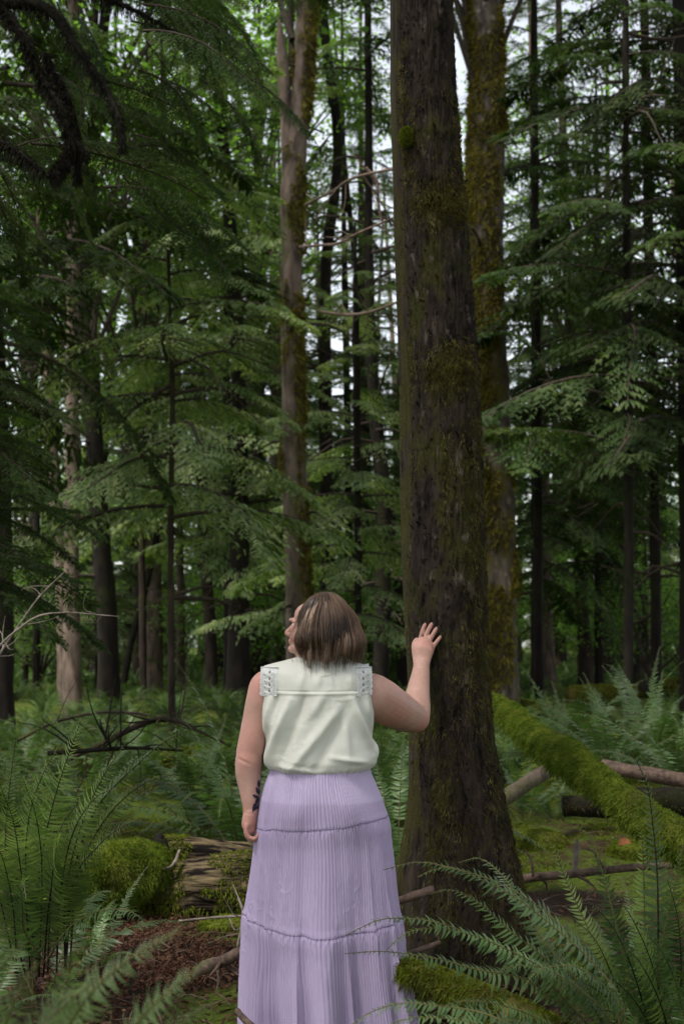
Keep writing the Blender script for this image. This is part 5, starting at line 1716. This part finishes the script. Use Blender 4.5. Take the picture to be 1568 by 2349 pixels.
    t2 = (ZZ <= s1) & (ZZ > s2)
    t3 = ZZ <= s2
    d = np.zeros_like(TH)
    amp_n = .55 + .45 * vnoise(np.stack([TH * 5, ZZ * 3.0, 0 * TH], -1), 15)
    d += t1 * pleat(150) * .0052 * (.5 + .5 * amp_n)
    f2 = np.clip((s1 - ZZ) / .32, 0, 1)
    d += t2 * (pleat(176, 1) * .0060 * (1 - .55 * f2) * (.35 + .65 * amp_n))
    f3 = np.clip((s2 - ZZ) / .35, 0, 1)
    d += t3 * (pleat(196, 2) * .0060 * (1 - .3 * f3) * (.35 + .65 * amp_n))
    # large soft folds that deepen downwards
    dn = np.clip((zt - .12 - ZZ) / (zt - zb), 0, 1)
    big = vnoise(np.stack([TH * 3.2, ZZ * .55, 0 * TH], -1), 16)
    d += big * .060 * dn ** 1.1
    rid = 1 - np.abs(vnoise(np.stack([TH * 5.5 + ZZ * .3, ZZ * .8, 0 * TH], -1), 17)) * 2.2
    d += np.clip(rid, -.4, 1) * .032 * dn
    # hanging fold in the middle of the back, the hollow left of it
    gx = lambda c, w_: np.exp(-((TH - c) / w_) ** 2)
    d += -.030 * gx(1.5 * pi - .22, .07) * dn + .022 * gx(1.5 * pi - .02, .10) * dn - .018 * gx(1.5 * pi + .38, .06) * dn + .016 * gx(1.5 * pi + .62, .08) * dn
    # seams: tuck in just below, gathers
    for s_, am in ((s1, .0016), (s2, .0022)):
        dd = s_ - ZZ
        d += -am * np.exp(-((dd - .003) / .004) ** 2) + am * .8 * np.exp(-((dd + .008) / .010) ** 2) + am * 1.6 * np.exp(-((dd - .03) / .028) ** 2)
        d += am * 1.2 * np.clip(1 - np.abs(dd - .012) / .014, 0, 1) * np.sin(TH * 90 + 5 * vnoise(np.stack([TH * 9, 0 * TH, 0 * TH], -1), 31))
    # creases
    cr = 1 - np.abs(fbm(np.stack([TH * 5 + ZZ * 6, ZZ * 12 - TH * 2, 0 * TH], -1), 3, 18)) * 9
    mask = np.clip(fbm(np.stack([TH * 2.2, ZZ * 3, 0 * TH + 5], -1), 2, 19) * 3, 0, 1) * np.clip(dn * 3, 0, 1)
    d += np.clip(cr, 0, 1) * .0022 * mask
    buttock = .020 * (np.exp(-((ux + .38) / .30) ** 2) + np.exp(-((ux - .42) / .30) ** 2)) * (uy < 0) * np.exp(-((ZZ - P(0, 1850, WY)[2]) / .07) ** 2)
    nx, ny = cs, sn
    Xs = cxr[:, None] + hw[:, None] * ux + d * nx
    Ys = WY + .01 + dp[:, None] * uy + d * ny + buttock * -1
    Zs = ZZ + 0 * d
    V = np.stack([Xs, Ys, Zs], -1).reshape(-1, 3) - base
    slip = np.clip((ZZ - P(0, 1834, WY)[2]) / .004, 0, 1).ravel()
    t = NT('lilac_pleated_cotton')
    co = t.coord()
    fn = t.noise(co, 300, 2, .5)
    at = t.n('ShaderNodeAttribute', attribute_name='slip')
    col = t.ramp(t.noise(co, 6, 4, .6), [(.3, (.50, .41, .60)), (.7, (.565, .47, .66))])
    col2 = t.mix(at.outputs['Fac'], (.90, .88, .90), (1.0, 1.0, 1.0))
    col = t.mix(1.0, col, col2, 'MULTIPLY')
    p = t.principled(col, .85, .15, t.bump(fn, .12, .001))
    tr = t.n('ShaderNodeBsdfTranslucent')
    t.l(col, tr.inputs[0])
    mx = t.n('ShaderNodeMixShader')
    mx.inputs[0].default_value = .12
    t.l(p, mx.inputs[1])
    t.l(tr.outputs[0], mx.inputs[2])
    M['skirt'] = t.done(mx.outputs[0])
    link('skirt', mesh_np('skirt', V, grid_faces(NR, NC, True)[:, ::-1], None, [M['skirt']], attr={'slip': slip}), root)
    # stitched seam threads
    thread = mat_plain('seam_thread', (.16, .12, .26), (.2, .15, .32), 40)
    for s_ in (s1, s2):
        mb = MB()
        row = np.clip(np.interp(-s_[0], -z, np.arange(NR)) + .5, 0, NR - 1).astype(int)
        jj = np.arange(NC)
        pp = np.stack([Xs[row, jj], Ys[row, jj], Zs[row, jj]], -1)
        out = np.stack([cs[0], sn[0], 0 * cs[0]], -1)
        pp = pp + out * .0012
        A = pp + np.array([0, 0, .0011])
        B = pp - np.array([0, 0, .0011])
        VV = np.vstack([A, B])
        j2 = (jj + 1) % NC
        keepq = (jj % 7) < 5
        mb.add(VV, np.stack([jj, j2, j2 + NC, jj + NC], -1)[keepq])
        link('seam', mb.mesh('seam', [thread], origin=base), root)

    # ---------------- blouse
    rowsB = [  # v side, v centre, left u, right u, depth
        (1760, 1774, 616, 852, .135), (1758, 1772, 612, 857, .152), (1748, 1762, 607, 863, .168), (1732, 1745, 606, 864, .176), (1715, 1720, 606, 856, .172), (1690, 1692, 606, 853, .166),
        (1660, 1660, 600, 856, .160), (1630, 1630, 600, 857, .156), (1600, 1602, 603, 853, .150), (1584, 1586, 604, 851, .147), (1560, 1562, 602, 852, .138), (1543, 1546, 600, 853, .125),
        (1534, 1534, 600, 852, .108), (1527, 1528, 606, 842, .098), (1521, 1522, 626, 824, .090), (1515, 1518, 652, 806, .082), (1508, 1514, 678, 792, .076), (1504, 1512, 692, 782, .070)]
    K = len(rowsB)
    NRB, NCB = 260, 420
    tt = np.linspace(0, K - 1, NRB)
    A_ = np.array([[P(0, a, WY)[2], P(0, b2, WY)[2], P(l, a, WY)[0], P(r_, a, WY)[0], dd] for a, b2, l, r_, dd in rowsB])
    zz = resample(A_, 10) if False else None
    cols = [np.interp(tt, np.arange(K), A_[:, k]) for k in range(5)]
    ker = np.ones(9) / 9
    sm_ = lambda a: np.convolve(np.pad(a, 4, mode='edge'), ker, mode='valid')
    cols = [sm_(a) for a in cols]
    th = np.linspace(0, 2 * pi, NCB, endpoint=False)
    e = 2 / 2.7
    cs, sn = np.cos(th), np.sin(th)
    ux, uy = np.sign(cs) * np.abs(cs) ** e, np.sign(sn) * np.abs(sn) ** e
    cxr, hw = (cols[2] + cols[3]) / 2, (cols[3] - cols[2]) / 2
    side_w = np.abs(ux)[None, :] ** 2
    Zb = cols[0][:, None] * side_w + cols[1][:, None] * (1 - side_w)
    Xb = cxr[:, None] + hw[:, None] * ux[None, :]
    Yb = WY + .015 + cols[4][:, None] * uy[None, :]
    back = (uy < 0)[None, :]
    Ub = 784 + Xb / WY * F_PX
    d = np.zeros_like(Xb)
    def fold(u0, v0, u1, v1, w_, am):
        a, b2 = P(u0, v0, WY), P(u1, v1, WY)
        ax, az, bx_, bz = a[0], a[2], b2[0], b2[2]
        L2 = (bx_ - ax) ** 2 + (bz - az) ** 2
        t_ = np.clip(((Xb - ax) * (bx_ - ax) + (Zb - az) * (bz - az)) / L2, 0, 1)
        dist = np.hypot(Xb - (ax + t_ * (bx_ - ax)), Zb - (az + t_ * (bz - az)))
        return am * np.exp(-(dist / w_) ** 2) * np.sin(pi * (.12 + .80 * t_)) * back
    for a in [(668, 1605, 612, 1748, .016, .020), (700, 1600, 640, 1765, .018, -.012), (775, 1625, 662, 1768, .017, .014), (742, 1590, 716, 1640, .016, .010), (800, 1620, 720, 1770, .018, -.010),
              (806, 1600, 852, 1715, .013, .015), (822, 1600, 858, 1700, .010, -.010), (790, 1640, 800, 1765, .016, .009), (625, 1600, 606, 1690, .010, .012), (616, 1650, 612, 1720, .012, -.008), (700, 1590, 688, 1650, .012, -.007),
              (640, 1595, 622, 1650, .010, -.008), (838, 1600, 846, 1660, .010, .010), (760, 1730, 850, 1745, .010, .008), (640, 1750, 740, 1768, .010, .006),
              (735, 1535, 728, 1580, .012, .006), (700, 1530, 690, 1580, .012, .005), (765, 1530, 775, 1580, .012, -.005), (800, 1540, 806, 1580, .01, .005), (735, 1549, 765, 1545, .0025, .003)]:
        d += fold(*a)
    d += .004 * fbm(np.stack([Xb * 14, Yb * 14, Zb * 5], -1), 3, 21) * (Zb < P(0, 1585, WY)[2])
    d += .0011 * np.clip(1 - np.abs(fbm(np.stack([Xb * 16 + Zb * 9, Yb * 10, Zb * 22 - Xb * 6], -1), 3, 25)) * 7, 0, 1) * np.clip(fbm(np.stack([Xb * 6, Yb * 6, Zb * 6], -1), 2, 26) * 3 + .3, 0, 1)
    d += .002 * fbm(np.stack([Xb * 20, Yb * 14, Zb * 16], -1), 3, 22)
    # yoke seam
    zy = P(0, 1585, WY)[2] + .004 * ux[None, :] ** 2
    dz = Zb - zy
    d += -.0022 * np.exp(-((dz - .0015) / .0028) ** 2) + .0026 * np.exp(-((dz + .006) / .006) ** 2)
    # gathers at the hem
    hemf = np.clip((P(0, 1752, WY)[2] - Zb) / .03, 0, 1)
    d += hemf * .004 * np.sin(th[None, :] * 46 + 3 * vnoise(np.stack([th[None, :] * 5 + 0 * Xb, 0 * Xb, 0 * Xb], -1), 23)) * (.5 + .5 * vnoise(np.stack([th[None, :] * 8 + 0 * Xb, 0 * Xb, 0 * Xb], -1), 24))
    # neckline binding
    dt = (NRB - 1 - np.arange(NRB))[:, None]
    d += .002 * (dt < 9) + .0 * Xb
    Xf, Yf = Xb + d * cs[None, :], Yb + d * sn[None, :] * 1.2
    V = np.stack([Xf, Yf, Zb], -1).reshape(-1, 3) - base
    t = NT('ivory_crepe')
    co = t.coord()
    fn = t.noise(co, 420, 3, .6)
    col = t.ramp(t.noise(co, 8, 3, .6), [(.3, (.60, .59, .52)), (.7, (.65, .64, .57))])
    p = t.principled(col, .62, .3, t.bump(fn, .35, .0015))
    M['blouse'] = t.done(p)
    Qb = grid_faces(NRB, NCB, True)
    me = mesh_np('blouse', V, Qb, None, [M['blouse']])
    bl = link('blouse', me, root)
    # inner hem: turn the cloth inwards so it has a thickness
    sol = bl.modifiers.new('thickness', 'SOLIDIFY')
    sol.thickness = .0022
    sol.offset = -1
    # side fold of cloth by the left forearm and the right hip
    for pts, nm in [([(608, 1700, 5.03, 4), (603, 1718, 5.03, 6), (600, 1738, 5.03, 7), (605, 1752, 5.03, 5)], 'l'), ([(852, 1700, 4.98, 6), (858, 1718, 4.97, 10), (857, 1733, 4.97, 10), (850, 1748, 4.97, 6)], 'r')]:
        mb = MB()
        chain(mb, pts, 14, 24)
        link('cloth_fold', mb.mesh('cloth_fold', [M['blouse']], origin=base), bl)
    # ---------------- lace over the shoulders
    t = NT('white_lace')
    M['lace'] = t.done(t.principled((.74, .74, .73), .75, .2))
    t = NT('lace_ground')
    M['laceg'] = t.done(t.principled(t.ramp(t.noise(t.coord(), 330, 1, .5), [(.42, (.56, .55, .51)), (.56, (.72, .72, .71))]), .8, .2))
    M['lacehole'] = mat_plain('lace_hole_cloth', (.20, .18, .15), (.34, .31, .27), 90)
    def back_y(u, v, lift=.004):
        a = np.interp(v, [r_[0] for r_ in rowsB][::-1], np.arange(K)[::-1])
        k = [np.interp(a, np.arange(K), A_[:, j]) for j in range(5)]
        x = P(u, v, WY)[0]
        c_, h_ = (k[2] + k[3]) / 2, (k[3] - k[2]) / 2
        s_ = min(abs(x - c_) / h_, .955)
        return WY + .015 - k[4] * (1 - s_ ** 2.7) ** (1 / 2.7) - lift
    def lp(u, v, lift=.004):
        yy = back_y(u, v, lift)
        p0 = P(u, v, WY)
        return np.array([p0[0], yy, p0[2]])
    for sgn, u_in, u_out in ((-1, 638, 602), (1, 817, 849)):
        mb = MB()
        # ground strip, wraps over the shoulder to the front
        nr_, nc_ = 26, 12
        strip = []
        for i in range(nr_):
            v = 1594 - (1594 - 1531) * i / (nr_ - 1)
            for j in range(nc_):
                f = j / (nc_ - 1)
                u = u_in + (u_out - u_in) * f * (1 - .16 * (i / (nr_ - 1)) ** 6)
                q_ = lp(u, v + (1.5 if sgn < 0 else -3) * f, .0028 + .002 * f)
                if j == nc_ - 1:
                    q_[0] += sgn * (.001 + .006 * abs(sin(i * .62)))
                strip.append(q_)
        mb.add(np.array(strip), grid_faces(nr_, nc_))
        top = np.array(strip[-nc_:])
        cap_ = [top]
        for k_ in range(1, 10):
            a = pi * k_ / 9
            tq = top.copy()
            dep = (WY + .015 - top[:, 1])
            tq[:, 1] = WY + .015 - dep * cos(a)
            tq[:, 2] = top[:, 2] + .009 * sin(a)
            cap_.append(tq)
        for k_ in range(1, 8):
            tq = cap_[9].copy()
            tq[:, 2] -= .012 * k_
            cap_.append(tq)
        cap_ = np.array(cap_)
        mb.add(cap_.reshape(-1, 3), grid_faces(len(cap_), nc_))
        lace = link('lace_trim', mb.mesh('lace_trim', [M['laceg']], origin=base), bl)
        mb = MB()
        r = rng_(88)
        def ring(u, v, ru, rv, wr=.0011, n=18):
            q_ = [(*lp(u + ru * cos(a), v + rv * sin(a), .0052), wr) for a in np.linspace(0, 2 * pi, n)]
            mb.add(*tube(q_, 5, n + 4, cap=False)[:2])
        holes = MB()
        umid = u_in + (u_out - u_in) * .47
        for i in range(4):
            v = 1541 + i * 14.0
            ring(umid, v, 5.2, 6.6, .0016)
            ellipsoid(holes, lp(umid, v, .0062), (.0036, .0012, .0052), None, 10, 6)
            ellipsoid(holes, lp(umid + sgn * 11, v + 7, .0062), (.0024, .0012, .0022), None, 8, 6)
            ring(umid + sgn * 11, v + 7, 5.0, 4.2, .0012)
            ring(umid + sgn * 11, v + 7, 2.6, 2.0, .0010)
            ring(umid - sgn * 10, v + 4, 2.4, 2.4, .0010, 10)
            ring(umid - sgn * 10, v + 11, 2.4, 2.4, .0010, 10)
        for i in range(13):
            v = 1531 + i * 5.0
            q_ = lp(u_out + sgn * .3, v, .003)
            q_[0] += sgn * .001
            ellipsoid(mb, q_, (.0036, .004, .0036), None, 8, 6)
        for i in range(10):
            f = i / 9
            u = u_in + (u_out - u_in) * f
            q_ = lp(u, 1531, .006)
            q_[2] += .002
            ellipsoid(mb, q_, (.0028, .005, .0025), None, 8, 6)
        link('lace_holes', holes.mesh('lace_holes', [M['lacehole']], origin=base), lace)
        link('lace_rosettes', mb.mesh('lace_rosettes', [M['lace']], origin=base), lace)

    # ---------------- hair
    r = rng_(55)
    t = NT('hair')
    at = t.n('ShaderNodeAttribute', attribute_name='tone')
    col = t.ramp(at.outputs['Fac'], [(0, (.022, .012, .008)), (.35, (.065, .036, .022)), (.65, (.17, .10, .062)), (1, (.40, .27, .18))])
    M['hair'] = t.done(t.principled(col, .42, .5))
    cap = MB()
    # under-cap, dark
    ellipsoid(cap, hp(-.032, 0, .014), (.084, .075, .089), RH, 30, 20)
    q_ = [(*hp(-.045, 0, .02), .068), (*hp(-.050, 0, -.04), .072), (*hp(-.052, 0, -.085), .068)]
    cap.add(*tube(q_, 24, 12))
    V, Q, T, qm, tm = cap.arrays()
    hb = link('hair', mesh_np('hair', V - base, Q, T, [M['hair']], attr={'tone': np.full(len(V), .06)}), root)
    mbh = MB()
    tone = []
    def lock(phi, s0, length, out, wave, n=13, width=.0042, tn=.5, layer=0.0):
        # phi: direction on the head, 0 = face, +-pi = nape ; starts at the parting and runs down over the skull
        ry, rx, rz = .078 + layer, .090 + layer, .094 + layer
        pts = []
        cphi, sphi = cos(phi), sin(phi)
        for k in range(n):
            t_ = k / (n - 1)
            s_ = s0 + t_ * length
            # elevation from the top, then hang straight
            arc_l = s_ / .098
            if arc_l < pi / 2 * .95:
                el = pi / 2 - arc_l
                c_, h_ = cos(el), sin(el)
            else:
                c_ = 1.0
                h_ = -(arc_l - pi / 2 * .95) * 1.0
            o_ = out * np.clip(arc_l - 1.0, 0, 1.2)
            inn = .022 * np.clip(arc_l - 2.1, 0, 1)
            w_ = wave * np.sin(s_ * 42 + phi * 3 + tn * 4) * np.clip(arc_l / 2, 0, 1)
            f_ = (rx + o_ - inn) * c_ * cphi - .030 + w_ * cphi * .4
            sd_ = (ry + o_ - inn) * c_ * sphi + w_ * .9
            tz = phi + w_ * 6
            pts.append([*hp(f_, sd_, .012 + rz * h_), width * (1 - t_ ** 3 * .85)])
        V, Q, T = tube(pts, 3, n + 2, ref=(0.2, .9, .3), cap=False, sy=.6)
        mbh.add(V, Q)
        tone.append(np.clip(np.full(len(V), tn) + .06 * r.normal(), 0, 1))
    nl = 6500
    for i in range(nl):
        phi = (r.random() * 2 - 1) * pi
        a = abs(phi)
        if a < .68:
            continue
        ll = .232 + .026 * r.normal()
        cl = fbm(np.array([[phi * 9, 3.3, 0]]), 3, 56)[0]
        tn = np.clip(.35 + .48 * cl + .13 * r.normal(), 0, 1)
        if r.random() < .25:
            tn = .08
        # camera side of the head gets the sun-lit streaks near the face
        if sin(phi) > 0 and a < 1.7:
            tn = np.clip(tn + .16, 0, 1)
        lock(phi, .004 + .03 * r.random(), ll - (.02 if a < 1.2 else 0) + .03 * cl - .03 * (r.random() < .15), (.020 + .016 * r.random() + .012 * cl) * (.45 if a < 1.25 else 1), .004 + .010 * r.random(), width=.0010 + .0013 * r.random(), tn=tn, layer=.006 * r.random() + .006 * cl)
    for i in range(320):     # fly-aways
        phi = (r.random() * 2 - 1) * pi
        if abs(phi) < .8:
            continue
        lock(phi, .01 + .1 * r.random(), .19 + .05 * r.random(), .026 + .02 * r.random(), .012, width=.0007, tn=.6, layer=.010)
    V, Q, T, qm, tm = mbh.arrays()
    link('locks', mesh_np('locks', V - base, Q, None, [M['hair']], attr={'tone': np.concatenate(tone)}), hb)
person()

# copies that would read alike: say which of them is meant
from collections import defaultdict
dd_ = defaultdict(list)
for o in bpy.data.objects:
    if o.parent is None and 'label' in o and 'group' in o:
        dd_[o['label']].append(o)
for lab, os_ in dd_.items():
    if 2 <= len(os_) <= 4:
        os_.sort(key=lambda o: o.location.x / max(o.location.y, 1))
        for o, wd in zip(os_, {2: ('left one', 'right one'), 3: ('left one', 'middle one', 'right one'), 4: ('leftmost', 'second', 'third', 'rightmost')}[len(os_)]):
            o['label'] = wd + ', ' + lab
